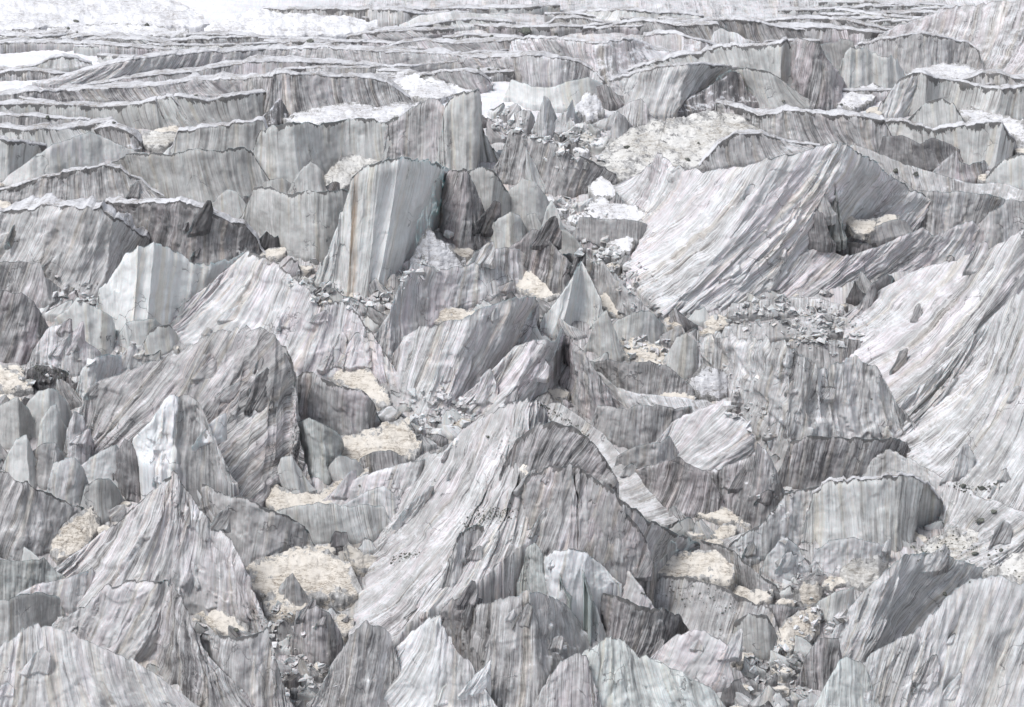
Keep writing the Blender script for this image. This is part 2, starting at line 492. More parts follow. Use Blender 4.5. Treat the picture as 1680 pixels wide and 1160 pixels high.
    # ---- back
    taper = np.sqrt(np.clip(np.minimum(tt, acc[-1] - tt) / (acc[-1] * .5 + 1e-6) * 3.0, .12, 1))
    cap = float(opts.get('cap', 0))
    crest = P[0].copy()
    rear = None
    if cap > 0:
        ca = cap * np.clip(.95 + 1.7 * fbm(v3(tt / 45.0, sd + 40), 4), .12, 2) * (.25 + .75 * np.clip(taper, 0, 1))
        pc = at_y(A[:, 0], A[:, 1], C[:, 1])
        # the top runs back nearly level until it shows ca pixels above the crest
        d = rays(A[:, 0], A[:, 1] - ca)
        zt = C[:, 2] + .06 * (ca * scale)
        s = (zt - CAMH) / d[:, 2]
        rear = d * s[:, None]; rear[:, 2] += CAMH
        dep = np.maximum(rear[:, 1] - C[:, 1], .3)
        dep = np.minimum(dep, 34.0)
        rear = crest + v3(0, dep, .06 * (ca * scale))
        rear[:, 0] += rear[:, 0] / rear[:, 1] * 0
    top = crest if rear is None else rear
    thick = np.clip(Ls * .42, .9, 9.0) * taper
    if patch: thick = np.clip(Ls * .12, .5, 2.0)
    rows = [crest] if rear is None else [crest, (crest + rear) / 2 + v3(0, 0, .05), rear]
    for k, (fy, fz) in enumerate(((.18, .10), (.42, .38), (.68, .72), (1.0, 1.0))):
        q = top.copy()
        q[:, 1] += thick * fy
        q[:, 2] = top[:, 2] * (1 - fz) + ((slope_z(q[:, 1]) - 4.0) if 'sk' not in opts else low[:, 2]) * fz
        rows.append(q)
    Bk = np.stack(rows)
    wob = fbm(Bk[1:] / 4.0 + sd, 3) * np.clip(sz * .03, .05, .6)
    Bk[1:, :, 1] += np.abs(wob) * (1 if rear is None else .3)
    nf, nb = P.shape[0], Bk.shape[0]
    if patch and opts.get('nocap') is None:
        pass
    verts = np.concatenate([P.reshape(-1, 3), Bk.reshape(-1, 3)])
    off = nf * N
    fa = [grid_faces(nf, N), grid_faces(nb, N, off, True)]
    # sides
    for c in (0, N - 1):
        front = [r * N + c for r in range(nf)]
        back = [off + r * N + c for r in range(nb)][::-1]
        ring = np.array(front + back[:-1]) if True else None
        ring = ring if c == N - 1 else ring[::-1]
        ctr = len(verts)
        verts = np.concatenate([verts, verts[ring].mean(0)[None]])
        tri = np.stack([ring, np.roll(ring, -1), np.full(len(ring), ctr)], 1)
        fa.append(tri)
    st = np.concatenate([np.stack([U, V, np.full(U.shape, sd)], -1).reshape(-1, 3),
                         np.stack([np.broadcast_to(um[None], (nb, N)), np.broadcast_to(np.arange(nb)[:, None] * 2.0, (nb, N)), np.full((nb, N), sd)], -1).reshape(-1, 3)])
    extra = len(verts) - len(st)
    st = np.concatenate([st, np.repeat(st[-1:], extra, 0)])
    edge = np.concatenate([V.ravel(), np.repeat(np.where(np.arange(nb) == 0, 0.0, 1.2), N), np.full(extra, 3.0)])
    has_cap = rear is not None
    if patch:
        mat = MAT_OF[t]
        if t == 't' and float(opts.get('lum', .5)) >= .6: mat = CREAM
        e1 = np.minimum(tt, acc[-1] - tt) * scale
        vq = np.minimum(V[:M], np.maximum(Ls[None] - V[:M], 0))
        rim = np.minimum(vq * 1.6, e1[None]) / np.clip(sz * .42, .5, 4.0)
        rim = np.concatenate([(np.minimum(rim, 1.0) * float(opts.get('rx', .72))).ravel(), np.full(len(verts) - M * N, .05)])
        if name == 'snow_slope' or t == 'r': rim[:] = 2.0
        me = mesh_from(name, verts, fa, mat, {'rim': rim})
    else:
        lum, con, pnk, cln, dst, blu = TONES[t]
        lum = float(opts.get('lum', lum)); con = float(opts.get('con', con)); pnk = float(opts.get('pnk', pnk))
        if t == 'c': lum += .06
        if t == 'c' and size < 60 and 'x' not in opts: dst += .28; con += .14
        lum = .53 + (lum - .55) * (1.15 if lum > .55 else 1.2)
        dst = float(opts.get('x', dst)); drt = float(opts.get('dirt', .14)); blu = float(opts.get('blu', blu))
        if cap > 2 and scale > .125: drt += .5
        n = len(verts)
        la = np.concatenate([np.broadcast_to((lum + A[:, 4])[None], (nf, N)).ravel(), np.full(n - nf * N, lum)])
        at = {'st': st, 'edge': edge, 'lum': la}
        for k, v in (('con', con), ('pnk', pnk), ('cln', cln), ('dst', dst), ('drt', drt), ('blu', blu)):
            at[k] = np.full(n, v)
        if 'stripe' in opts:
            f, w_ = [float(x) for x in opts['stripe'].split(':')]
            g = np.exp(-((um - f * um[-1]) / w_) ** 2)
            at['rst'] = np.concatenate([np.broadcast_to(g[None], (nf, N)).ravel(), np.zeros(n - nf * N)])
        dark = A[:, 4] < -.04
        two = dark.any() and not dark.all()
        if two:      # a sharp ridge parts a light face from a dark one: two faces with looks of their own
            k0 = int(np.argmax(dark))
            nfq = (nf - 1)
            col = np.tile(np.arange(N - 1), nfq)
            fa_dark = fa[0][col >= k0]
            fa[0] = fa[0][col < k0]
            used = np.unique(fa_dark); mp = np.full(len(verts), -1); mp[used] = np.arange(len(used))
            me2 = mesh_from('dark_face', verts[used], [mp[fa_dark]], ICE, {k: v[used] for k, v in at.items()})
        me = mesh_from(name, verts, fa, ICE, at)
    two = (not patch) and two
    base = F[np.argmax(A[:, 3])].copy(); base[2] = slope_z(base[1])
    if has_cap:
        root = link(name, None); root.location = base
        me.transform(Matrix.Translation(-Vector(base)))
        link('ice_face', me, root)
        # the snow that lies on the flat top, a slab of its own with a ragged lip
        lip = fbm(v3(tt / 7.0, sd + 60), 4)
        th = .10 + .12 * np.clip((scale - .09) / .08, 0, 1)
        rws = []
        for k, f in enumerate(np.concatenate([[-1, 0], np.linspace(.03, 1, 7), [2]])):
            if f == -1: q = crest + v3(0, -.08 - .2 * lip * .6, -.08 - .22 * np.abs(lip))
            elif f == 0: q = crest + v3(0, -.10 - .2 * lip * .6, th * .3)
            elif f == 2: q = rear + v3(0, .2, -.6)
            else:
                q = crest * (1 - f) + rear * f
                q[:, 2] += th * (1 + .5 * fbm(q / 2.0 + sd, 3)) + fbm(q / 5.0 + sd, 2) * .25 * (1 - f)
            rws.append(q)
        Q = np.stack(rws)
        mc = mesh_from('snow_cap', Q.reshape(-1, 3), [grid_faces(Q.shape[0], N, 0, True)], CAP)
        mc.transform(Matrix.Translation(-Vector(base)))
        link('snow_cap', mc, root)
        BV.append(Q.reshape(-1, 3)); BF.append(grid_faces(Q.shape[0], N) + BN[0]); BN[0] += Q.shape[0] * N
    elif two:
        root = link(name, None); root.location = base
        for m_, n_ in ((me, 'pale_face'), (me2, 'dark_face')):
            m_.transform(Matrix.Translation(-Vector(base))); link(n_, m_, root)
        fa[0] = np.concatenate([fa[0], fa_dark])
    else:
        me.transform(Matrix.Translation(-Vector(base)))
        root = link(name, me); root.location = base
    root['label'] = label
    root['category'] = name.replace('_', ' ')
    root['group'] = GROUPS[name]
    REG.append((sum(len(f) for f in BF), t, None if patch else lum, sh if not patch else 0, con if not patch else 0, pnk if not patch else 0))
    BV.append(verts); BF.append(fa[0] + BN[0]); BF.append(fa[1] + BN[0]); BN[0] += len(verts)
    return root
DATA = '''
snow_slope|smooth bright white snowfield slope at the far left edge, dotted with small rocks|t=s k=.25 nocap st=0|-40,-30,-40,46;60,-30,60,49;160,-30,160,43;240,-30,240,42;320,20,318,47;345,38,344,44
snow_slope|white rounded snow hump rising right of the far smooth snowfield|t=s rx=.45 k=.5|335,47,335,52;360,35,365,58;392,22,395,60;430,14,435,62;480,24,480,60;560,28,560,58;620,36,620,50
ice_ridge|low white snow swell with thin dark streaks below the far smooth snowfield|t=s k=.4 x=.5|-20,52,-20,66;60,50,60,64;110,45,115,62;170,40,175,60;235,42,240,62;310,50,310,60
ice_cliff|short arched grey ice band with dark top line, second band under the far snowfield|t=g k=.9 cap=5|140,66,140,69;165,63,170,72;200,63,210,76;240,66,260,78;278,72,290,75
ice_cliff|thin pinkish ice band running from the left edge below the far snow swell|t=p k=.9 cap=5|-30,71,-30,76;60,69,60,75;110,70,110,76;165,73,165,80;215,76,215,83;255,80,258,83
ice_cliff|small lens-shaped grey ice band at the foot of the white rounded hump|t=g k=.9 cap=4|305,58,305,61;350,56,350,63;385,57,385,64;418,61,418,64
ice_ridge|smooth grey whaleback ice hump rising from white snow near the upper left edge|t=c k=.85 cap=3 lum=.5|-30,114,-30,120;20,113,20,118;55,108,50,116;80,97,75,116;100,92,100,114;125,94,130,111;150,103,152,106
ice_cliff|very long sinuous pink-grey ice wall crossing most of the upper glacier|t=p k=.9 cap=7 x=.35 pnk=.4 lum=.55|150,112,90,140;215,98,170,138;245,94,220,132;300,87,280,122;350,85,340,113;400,84,395,106;430,81,425,100;480,79,475,97;530,77,530,101;570,81,580,104;630,84,640,110;680,86,690,108;730,88,740,108;780,94,800,114;835,92,845,122;870,89,880,137;915,94,915,135;950,101,945,131;972,114,970,130;990,132,988,136
ice_cliff|slim pinkish ice band directly below the long sinuous wall on the left|t=p k=.9 cap=6 lum=.55|140,141,140,144;200,130,205,141;260,122,268,138;310,118,312,133;370,108,365,128;420,101,420,124;480,101,475,120;530,103,530,116;580,106,580,115;640,109,640,112
ice_cliff|broad mauve streaked ice wall rising to a rounded right shoulder above the left terraces|t=p k=.9 cap=7 pnk=.35 lum=.5|-30,158,-30,172;60,150,60,170;100,148,110,162;150,145,170,165;200,144,220,166;250,141,270,163;300,134,320,158;340,131,375,156;400,128,410,172;440,124,430,190;460,121,470,190;500,122,520,186;560,124,575,178;600,127,620,175;635,134,650,173;655,148,668,170;675,163,682,168
ice_cliff|grey curtain wall with two curved diagonal cracks near the left edge|t=c k=.92 cap=5 dirt=1 lum=.5|-30,172,-30,196;60,170,60,192;110,171,110,196;150,174,150,194;190,174,200,204;230,170,245,208;255,163,262,210
ice_cliff|grey slab standing between the two curved cracks of the left curtain wall|t=c k=.92 cap=4 dirt=1 lum=.56|257,163,276,208;268,160,298,212;281,158,318,214
ice_cliff|tall grey curtain slab right of the curved cracks with black dirt line on top|t=c k=.92 cap=4 dirt=1 lum=.46|284,158,324,214;300,158,334,213;340,164,362,208;380,158,392,203;420,152,425,195;447,150,445,182;450,156,450,168
ice_cliff|low stepped grey ice ledge with a rock on top near the left edge|t=g k=.9 cap=4|-30,187,-30,202;50,190,50,209;100,194,100,207;148,196,146,205
ice_cliff|pale grey ice wall under the stepped ledge with black top line|t=c k=.92 cap=6 dirt=1|-30,204,-30,232;40,213,45,242;75,210,82,242;100,213,122,238;140,206,160,228;180,198,192,222
ice_ridge|snow-dusted hump with a black dirt-stained hollow on its right flank|t=g k=.85 x=.5 cap=8 dirt=1.5 lum=.42|150,213,160,226;180,205,190,242;205,213,212,248;222,222,226,246;232,236,234,243
snow_patch|cream coloured snow patch cupped right of the dirt-stained hollow hump|t=t lum=.75 k=.5|226,226,228,234;240,220,243,240;262,217,268,241;282,216,285,235;300,219,300,226
ice_cliff|pale grey ice wall cut by the left edge below the black-lined wall|t=c k=.92 cap=4 dirt=1|-30,228,-30,300;15,230,15,295;45,234,45,280;76,240,72,256
ice_ridge|rounded pale ice hump with pink rim and dark smudge, left side|t=c k=.88 x=.2 pnk=.4|12,288,8,302;50,262,50,312;85,237,95,306;120,226,130,290;148,215,155,280;165,222,172,274;190,233,198,270;212,245,218,266;240,251,242,262
ice_cliff|smooth grey wall below the cream patch with faint vertical stains|t=c k=.92 cap=4 lum=.5|292,216,292,252;330,209,325,256;370,205,365,256;400,199,400,256;432,196,430,250
ice_cliff|large cracked grey wall with dark vertical seam left of the bubbly dark knoll|t=c k=.9 dirt=.7 lum=.46|182,266,186,292;215,253,228,304;255,252,275,326;295,250,310,334;322,243,345,336;345,247,375,332;380,245,398,326;402,241,415,318;418,256,432,312
ice_ridge|diagonally cracked grey hump capped with snow above the left cliff|t=g k=.85 cap=3 x=.2 dirt=1|-30,318,-30,326;15,308,15,326;60,293,60,326;110,282,115,328;145,274,160,330;172,271,190,330;196,275,220,330;212,286,245,330;232,294,262,328;250,312,270,326
ice_cliff|dark-topped grey ice band at the very top, left of centre|t=g k=.9 cap=4 dirt=1|430,14,430,17;490,15,490,26;550,15,550,29;610,15,610,34;650,17,652,40;690,22,690,35;715,25,715,27
ice_ridge|smooth pale ice hump between two thin bands at the top centre|t=c k=.85 x=.3 pnk=.3|655,40,655,44;690,25,698,47;730,19,740,46;780,21,790,41;840,25,840,36
ice_cliff|thin curved grey ice band just below the smooth hump at top centre|t=c k=.9 cap=4 dirt=.8|600,50,600,55;650,46,650,52;700,42,702,51;730,35,735,47;780,31,790,43;840,36,840,41
ice_cliff|tiny eye-shaped grey ice band in white snow, top left of centre|t=g k=.9 cap=3|518,44,518,47;545,40,545,48;575,42,575,50;600,49,600,51
ice_cliff|narrow tapering brownish ice band right of the eye-shaped one|t=p k=.9 cap=4 dirt=1|568,61,568,63;600,54,610,64;640,51,660,62;690,50,700,59;745,47,742,54
ice_cliff|low pinkish snow-dusted ice band left of the large dark boulder|t=p k=.9 cap=4 x=.4|630,78,628,80;660,70,670,81;690,66,700,80;720,69,735,81;760,71,780,84;800,68,815,88;845,66,848,88
ice_cliff|short pinkish wall behind the small rocks, above the white snow ramp|t=p k=.9 x=.3 cap=3|690,130,690,132;710,121,715,133;730,116,745,142;760,116,780,148;785,119,795,146;802,130,803,140
snow_patch|bright white smooth snow ramp sloping down to the red-stained prism|t=s k=.45|612,122,625,124;650,120,650,143;680,122,672,158;710,130,690,166;740,138,715,166;765,147,740,158;780,150,776,152
ice_fin|small snowy blade with dark ribs on its right side, left of centre|t=d k=.85 x=.5|424,198,428,206;445,176,450,204;460,159,464,200;468,172,470,196;474,186,475,192
snow_patch|snow terrace with thin grey crust lines above the cracked wide wall|t=s k=.35 lum=.6 x=.4|465,196,465,204;510,178,505,208;560,172,560,206;620,174,620,204;665,170,660,198;690,168,680,180
ice_cliff|wide cracked pale grey wall with ragged dark crest left of red-stained prism|t=c k=.93 dirt=1.2 lum=.55|424,216,424,305;445,206,455,312;480,201,495,314;502,198,525,302;525,206,540,285;560,199,565,270;592,193,600,268;630,200,640,268;655,192,660,268
serac|tall prism with a red-brown stain and vertical streaks, upper centre|stripe=.62:1.6 t=p k=.92 lum=.52 pnk=.45|636,204,636,268;662,187,665,272;688,170,695,278;704,160,712,284;716,163,722,288;727,174,734,290
serac|tall clean grey slab with a vertical right edge beside the red-stained prism|t=c k=.93 dirt=.8 lum=.52|728,174,735,290;740,159,748,290;765,151,765,296;784,147,780,292;789,152,783,270;788,200,798,264
ice_cliff|thin grey band at the very top, right of centre|t=c k=.9 cap=3|935,20,935,24;1000,16,990,34;1040,16,1040,37;1080,21,1078,35;1105,20,1105,31;1155,26,1155,29
ice_cliff|short dark-topped fluted ice band above the large dark boulder|t=g k=.9 cap=3 dirt=1|893,41,896,44;915,30,920,45;945,28,950,44;975,33,985,44;1004,40,1008,43
ice_cliff|grey wall ending at the pale blade cluster, top right of centre|t=g k=.9 cap=4 dirt=.7|1005,40,1005,46;1050,33,1050,47;1080,36,1090,50;1110,42,1130,62;1150,40,1168,72;1178,38,1182,74
ice_cliff|tapering dark grey ice wall right of the pale blade cluster|t=g k=.9 cap=4 dirt=1 lum=.42|1165,34,1178,44;1200,32,1212,66;1228,32,1240,75;1260,40,1280,71;1310,48,1320,68;1350,53,1370,64;1400,58,1402,62
ice_fin|cluster of small pale upright blades near the top, right of centre|t=w k=.92 lum=.66|1164,72,1164,75;1172,50,1176,76;1181,45,1188,77;1195,51,1200,77;1210,55,1215,78;1226,66,1228,78;1234,74,1234,77
ice_slope|broad pinkish slope half covered with snow below the large dark boulder|t=p k=.8 x=.4 cap=3 lum=.52|838,63,846,92;870,61,890,94;900,62,935,104;940,67,962,120;970,69,985,134;1000,66,1010,132;1030,62,1050,120;1050,68,1085,108;1075,80,1115,100;1110,88,1140,96
ice_slope|snow-streaked slope tucked behind the pinkish snowy slope|t=p k=.8 x=.35 cap=4|1056,58,1060,70;1090,53,1092,84;1120,57,1125,94;1150,66,1152,92;1182,75,1180,82
ice_cliff|long smooth grey wall sweeping right to the arched crack, upper right of centre|t=c k=.92 cap=4 dirt=.8 lum=.56|1015,119,1030,124;1060,106,1075,122;1100,94,1120,124;1150,88,1165,124;1182,75,1200,124;1220,75,1235,140;1260,72,1262,160;1285,67,1280,166;1294,65,1290,158
serac|brown-streaked slab curving down behind an arched crack, upper right|t=p k=.9 lum=.48 pnk=.6|1290,100,1286,128;1296,70,1294,152;1306,62,1312,170;1330,68,1336,176;1346,73,1355,176;1357,96,1368,172;1372,113,1380,166;1385,130,1387,150
ice_cliff|vertically fluted grey amphitheatre wall right of the thin pointed ridge|t=g k=.88 cap=2 dirt=.8 lum=.58|998,133,1003,146;1030,122,1030,176;1060,114,1062,186;1090,109,1088,190;1130,105,1108,188;1165,106,1132,172;1200,110,1165,146;1212,112,1190,128
ice_ridge|dark diagonal rib with snow flecks inside the grey amphitheatre|t=d k=.85 x=.4|1098,180,1106,184;1130,160,1140,182;1170,139,1172,180;1200,118,1204,172;1214,118,1220,168;1226,148,1232,168;1246,164,1246,168
ice_cliff|clean grey wall on the right side of the amphitheatre, behind its dark rib|t=c k=.92 dirt=.7 lum=.5|1200,111,1222,156;1240,113,1262,176;1265,118,1290,178;1275,124,1310,176
ice_cliff|pale folded wall with fine streaks beneath the right end of the sinuous wall|t=c k=.88 x=.3 lum=.62|838,128,838,160;870,140,872,172;900,144,903,176;930,134,940,178;965,126,972,174;988,136,996,166
serac|brownish green stained slab at the junction of two curved crests|t=d k=.9 pnk=.5 lum=.4|982,142,986,168;1000,138,1005,174;1015,154,1024,172;1037,161,1038,168
ice_ridge|snowy knob with blue-grey flank in the upper central gully|t=s k=.8 x=.5 lum=.6|942,178,948,190;960,152,965,192;978,158,980,192;992,180,992,188
serac|pinkish arched fin beside the snowy knob in the upper gully|t=p k=.85 x=.3|1010,182,1010,190;1030,165,1030,198;1045,160,1050,206;1057,172,1065,206;1064,188,1074,204;1080,198,1080,203
ice_fin|upright pale grey spire at the head of the central gully|t=w k=.93 lum=.6|878,202,879,216;886,175,888,222;893,157,896,222;904,166,908,216;914,192,916,206
ice_fin|thin white fin right of the upright grey spire|t=w k=.93|918,204,920,214;930,180,930,214;940,163,938,208;944,184,946,200
ice_fin|broad pointed grey fin standing in front of the snow apron|t=g k=.92 lum=.56|998,226,999,238;1005,200,1006,240;1013,181,1016,240;1026,192,1030,234;1038,206,1046,222;1062,212,1060,218
snow_patch|wide cream and white snow apron in the upper centre right|rx=.42 t=t k=.35 lum=.7|1000,228,970,282;1045,206,1010,292;1080,202,1050,292;1120,195,1100,284;1160,180,1140,276;1200,184,1195,264;1230,200,1230,252;1255,216,1258,244
ice_cliff|long dark-rimmed banded wall right of the wide snow apron|t=g k=.9 cap=6 dirt=1.2 pnk=.4|1176,168,1186,194;1215,177,1222,208;1245,188,1256,220;1280,183,1290,228;1310,182,1340,232;1350,186,1385,236;1400,189,1425,250;1452,198,1458,246
ice_ridge|grey mound with slanted dirt streaks in front of the wide snow apron|t=g k=.85 x=.25 cap=4 dirt=1|1146,272,1152,276;1176,240,1185,274;1203,220,1212,270;1230,218,1245,264;1260,222,1285,258;1292,232,1330,248;1345,238,1348,244
ice_cliff|dark slabby gully wall right of the bare upper slabs, upper centre|t=g k=.88 lum=.42 dirt=.6|838,208,838,300;870,222,868,306;900,226,898,312;930,245,925,316;965,262,952,312;990,275,978,302;1012,288,1006,300
ice_block|rounded pale ice boulder perched above the dark slabby gully wall|t=g k=.85 lum=.55 pnk=.4|838,186,839,208;850,180,852,214;864,181,866,213;875,192,874,204
serac|pale leaf-shaped slab leaning in the dark slabby gully wall|t=c k=.93 lum=.6|864,292,868,312;868,262,872,316;873,243,880,318;880,262,888,312
ice_cliff|thin top band with snow above, close to the upper right corner|t=c k=.9 cap=3|1370,16,1378,21;1420,21,1420,29;1470,27,1465,36;1515,32,1508,36
ice_cliff|fluted dark-topped ice band left of the pink snowy corner slope|t=g k=.9 cap=4 dirt=1|1255,35,1255,39;1310,29,1310,40;1350,30,1350,40;1390,33,1400,45;1420,40,1430,52;1460,48,1458,51
ice_cliff|brown-stained ice band directly under the fluted dark-topped band, upper right|t=p k=.9 cap=5 dirt=1|1250,43,1250,64;1300,46,1300,68;1340,43,1335,66;1380,47,1385,64;1430,53,1425,68;1455,55,1452,62
ice_slope|pink and white snow-striped slope filling the upper right corner|t=p k=.7 x=.12 lum=.50|1440,56,1436,68;1500,33,1480,72;1540,18,1520,80;1580,8,1560,92;1630,2,1610,110;1700,-4,1660,126;1740,20,1720,140
ice_cliff|domed grey wall with a rim line above a bright snow bowl, upper right|t=g k=.9 dirt=.9 cap=2 lum=.5|1408,74,1412,82;1440,65,1445,96;1480,58,1480,118;1510,54,1512,118;1550,60,1555,112;1590,72,1585,106;1607,85,1602,112;1611,100,1610,118
snow_patch|bright snow bowl beneath the domed grey wall|t=s k=.4|1496,114,1480,128;1540,103,1530,134;1580,105,1570,136;1606,112,1602,126
ice_cliff|dark grey slab between the brown-streaked slab and the clean jagged slab|t=c k=.92 lum=.38|1343,74,1358,112;1370,68,1376,132;1380,63,1386,142;1400,65,1396,146;1404,80,1402,146
serac|clean grey slab with a jagged stepped top edge, upper right|t=c k=.93 lum=.55 jag=2|1386,88,1384,146;1396,80,1392,150;1410,78,1412,148;1430,87,1432,146;1455,92,1456,146;1470,95,1478,142;1482,116,1490,134
snow_patch|white and cream snow tongue below the clean jagged slab|t=s k=.4 lum=.65|1378,152,1372,174;1400,143,1400,180;1435,140,1428,170;1456,141,1448,150
ice_ridge|small dirt-speckled dome against the right edge, below the corner slope|t=g k=.85 cap=4 dirt=1.5|1575,132,1580,142;1610,120,1615,148;1642,120,1645,150;1665,128,1680,150;1700,132,1710,148
serac|pale left half of the wall split by a straight black crack|t=w k=.92 dirt=.9 lum=.62|1440,172,1442,186;1462,130,1462,190;1480,121,1474,190;1496,119,1487,186
ice_cliff|long right half of the wall right of a straight black crack|t=c k=.92 cap=4 dirt=1.2 lum=.5|1501,119,1492,186;1520,121,1518,192;1540,128,1535,178;1570,132,1562,178;1600,140,1592,184;1640,145,1625,196;1680,143,1680,192;1710,142,1710,190
serac|half-dome of streaked pale ice with a dark rim on its right|t=c k=.9 dirt=1 lum=.58|1486,200,1488,206;1505,180,1505,208;1522,166,1525,210;1545,161,1550,212;1565,170,1570,214;1578,190,1580,214;1587,205,1586,212
snow_patch|white snow tongue running to the right edge behind the half-dome|t=s k=.4|1572,178,1588,210;1600,178,1618,212;1640,188,1650,216;1680,200,1690,240
ice_cliff|smooth sagging grey wall with a dark dip, near the right edge|t=c k=.92 cap=3 dirt=1.2 lum=.55|1450,200,1450,218;1480,196,1475,228;1500,205,1502,236;1530,212,1540,244;1560,210,1570,258;1600,203,1602,274;1645,200,1630,278;1656,216,1652,268;1666,228,1664,246
serac|mottled dark lobe beneath the smooth sagging wall|t=d k=.88 lum=.4 pnk=.4|1448,222,1452,262;1480,222,1490,268;1510,236,1522,280;1530,226,1552,276;1560,236,1576,268;1584,250,1588,258
serac|small pink pyramid with a thin ridge line, right side|t=p k=.9 pnk=.9 lum=.55|1530,280,1532,288;1552,260,1552,292;1570,246,1570,296;1574,264,1580,296;1592,270,1602,292;1616,262,1618,278
serac|pale rounded slab cut by the right edge below the smooth sagging wall|t=c k=.9 dirt=.8|1618,290,1622,316;1640,266,1645,322;1668,253,1672,326;1710,250,1710,326
ice_slope|huge streaked slope of white and mauve ice sweeping down to the central gully|t=p k=.82 lum=.64 pnk=.5 con=.7 bulge=-.03 dirt=.4 flare=.4|1046,286,1004,310;1064,267,1038,338;1078,253,1058,356;1118,277,1052,392;1170,277,1022,440;1210,272,1048,478;1260,261,1082,516;1320,247,1118,512;1370,234,1160,508;1392,236,1222,500;1420,256,1288,474;1452,279,1350,436;1490,308,1412,402;1530,324,1484,388
serac|dark grey folded slope with tan dust bands right of the vertical blue slit|t=g k=.86 lum=.48 x=.25|1440,290,1446,352;1470,286,1478,368;1500,312,1502,380;1530,314,1532,390;1570,315,1570,378;1620,318,1606,368;1650,324,1640,350
ice_cliff|grey crumpled wall with dust pockets above the dark folded slope, right side|t=g k=.8 x=.45 lum=.55|1395,236,1400,262;1430,246,1440,276;1480,268,1490,300;1530,282,1540,318;1590,300,1590,322;1650,300,1640,330;1700,318,1690,350
snow_patch|hook-shaped cream snow patch in the hollow right of the blue slit|df=66 sk=1.5 t=t k=.45|1370,341,1374,348;1384,344,1388,366;1402,360,1402,384;1425,362,1425,386;1450,356,1446,372;1476,354,1476,362
ice_block|flat-topped grey ice block below the hook-shaped cream patch|df=54 sk=2 t=g k=.9 lum=.45|1418,385,1420,392;1440,371,1442,392;1465,361,1470,388;1488,360,1496,384;1497,376,1498,380
serac|left jamb slab beside the vertical blue slit|df=112 sk=2 t=g k=.93 lum=.52|1332,314,1332,348;1344,302,1344,354;1356,294,1358,356
serac|narrow blue-grey column inside the vertical slit|df=66 sk=2 t=b k=.95 lum=.4|1361,296,1364,394;1365,290,1370,396;1369,290,1378,396
serac|dark rounded lobe at the foot of the vertical slit|df=74 sk=2 t=d k=.88 pnk=.4|1308,378,1306,386;1325,350,1328,394;1346,343,1346,398;1360,350,1362,400;1365,388,1367,400
ice_cliff|low dirty wall with black drips under the flat-topped block|df=28 sk=2 t=d k=.92 dirt=1.5|1344,398,1344,418;1375,395,1378,422;1410,399,1406,424;1444,396,1444,416
ice_slope|mauve banded slope with a wavy double crest, right of centre|t=p k=.72 lum=.55 pnk=.6 con=.7|1290,428,1240,492;1345,402,1280,492;1390,420,1330,486;1448,402,1368,476;1480,386,1402,470;1514,374,1440,456;1536,386,1482,446;1570,370,1532,436;1598,360,1580,424;1616,382,1612,414;1634,398,1634,406
serac|small folded pyramid with dark right side close to the right edge|t=g k=.85 lum=.5|1600,372,1604,404;1622,348,1622,420;1640,340,1650,414;1652,326,1672,404;1680,330,1700,400;1705,345,1710,390
serac|dark crag split by a black diagonal slit, right of centre|t=d k=.88 lum=.42|1392,526,1394,532;1412,495,1408,536;1432,464,1420,538;1440,462,1436,532;1456,450,1448,522;1468,456,1462,500
ice_slope|very long mauve and white streaked slope descending from the right edge|t=p k=.72 lum=.58 pnk=.5 con=.65 bulge=-.02|1450,470,1388,540;1495,447,1384,560;1530,432,1384,590;1570,420,1392,622;1610,410,1404,664;1640,398,1416,704;1680,375,1440,726;1700,420,1472,716;1715,470,1500,690
ice_slope|bright white blue-streaked slope at the right edge, below the long mauve slope|t=w k=.75 lum=.59 con=.75 bulge=-.05|1640,506,1474,728;1655,490,1498,762;1680,470,1540,800;1705,490,1596,824;1730,540,1650,850;1750,620,1700,866
ice_cliff|big vertically columned pale wall right of the central gully|jag=2.2 rough=1.7 t=g k=.88 lum=.56 con=.7|1148,556,1158,610;1180,546,1190,636;1230,552,1222,694;1262,558,1252,752;1295,566,1300,780;1330,590,1345,766;1362,600,1395,748;1400,588,1436,738;1440,604,1470,732;1465,650,1490,722
ice_ridge|dusty rubble terrace fold above the vertically columned wall, left one|t=g k=.6 x=.25 lum=.5|1200,498,1202,520;1250,490,1254,516;1300,487,1300,516;1340,489,1342,518;1385,500,1380,518
ice_ridge|lower rubble terrace fold with tan dust, just above the columned wall|t=g k=.6 x=.25 lum=.55|1190,534,1188,556;1250,530,1250,556;1300,522,1305,554;1345,514,1350,550;1400,522,1400,544
ice_ridge|grey rubble ledge between the columned wall and the long mauve slope|t=g k=.7 x=.2 lum=.48|1270,570,1270,594;1310,556,1315,602;1350,560,1358,604;1390,556,1390,596;1425,560,1420,584
snow_patch|cream patch on the upper rubble terrace left of the dark crag|t=t k=.45|1214,500,1218,508;1240,492,1245,512;1264,496,1264,504
snow_patch|long cream dust streak across the rubble terrace|t=t k=.45|1262,536,1262,545;1290,526,1292,540;1330,518,1330,532;1366,518,1362,524
snow_patch|cream wedge at the foot of the rubble terrace|t=t k=.45|1294,560,1296,570;1318,548,1322,572;1340,546,1346,566;1356,556,1356,562
snow_patch|small cream tuft high on the columned wall|t=t k=.5|1288,614,1290,620;1308,606,1312,626;1332,606,1338,620
ice_cliff|left cliff of tan-grey ice with slanted streaks under a snow brim|t=g k=.9 cap=13 dirt=.8 lum=.55 con=.45|-30,348,-40,430;35,340,20,444;62,338,45,460;97,337,78,476;132,340,110,484;165,340,140,486;186,355,166,482;210,370,190,462;235,385,216,432;248,398,240,412
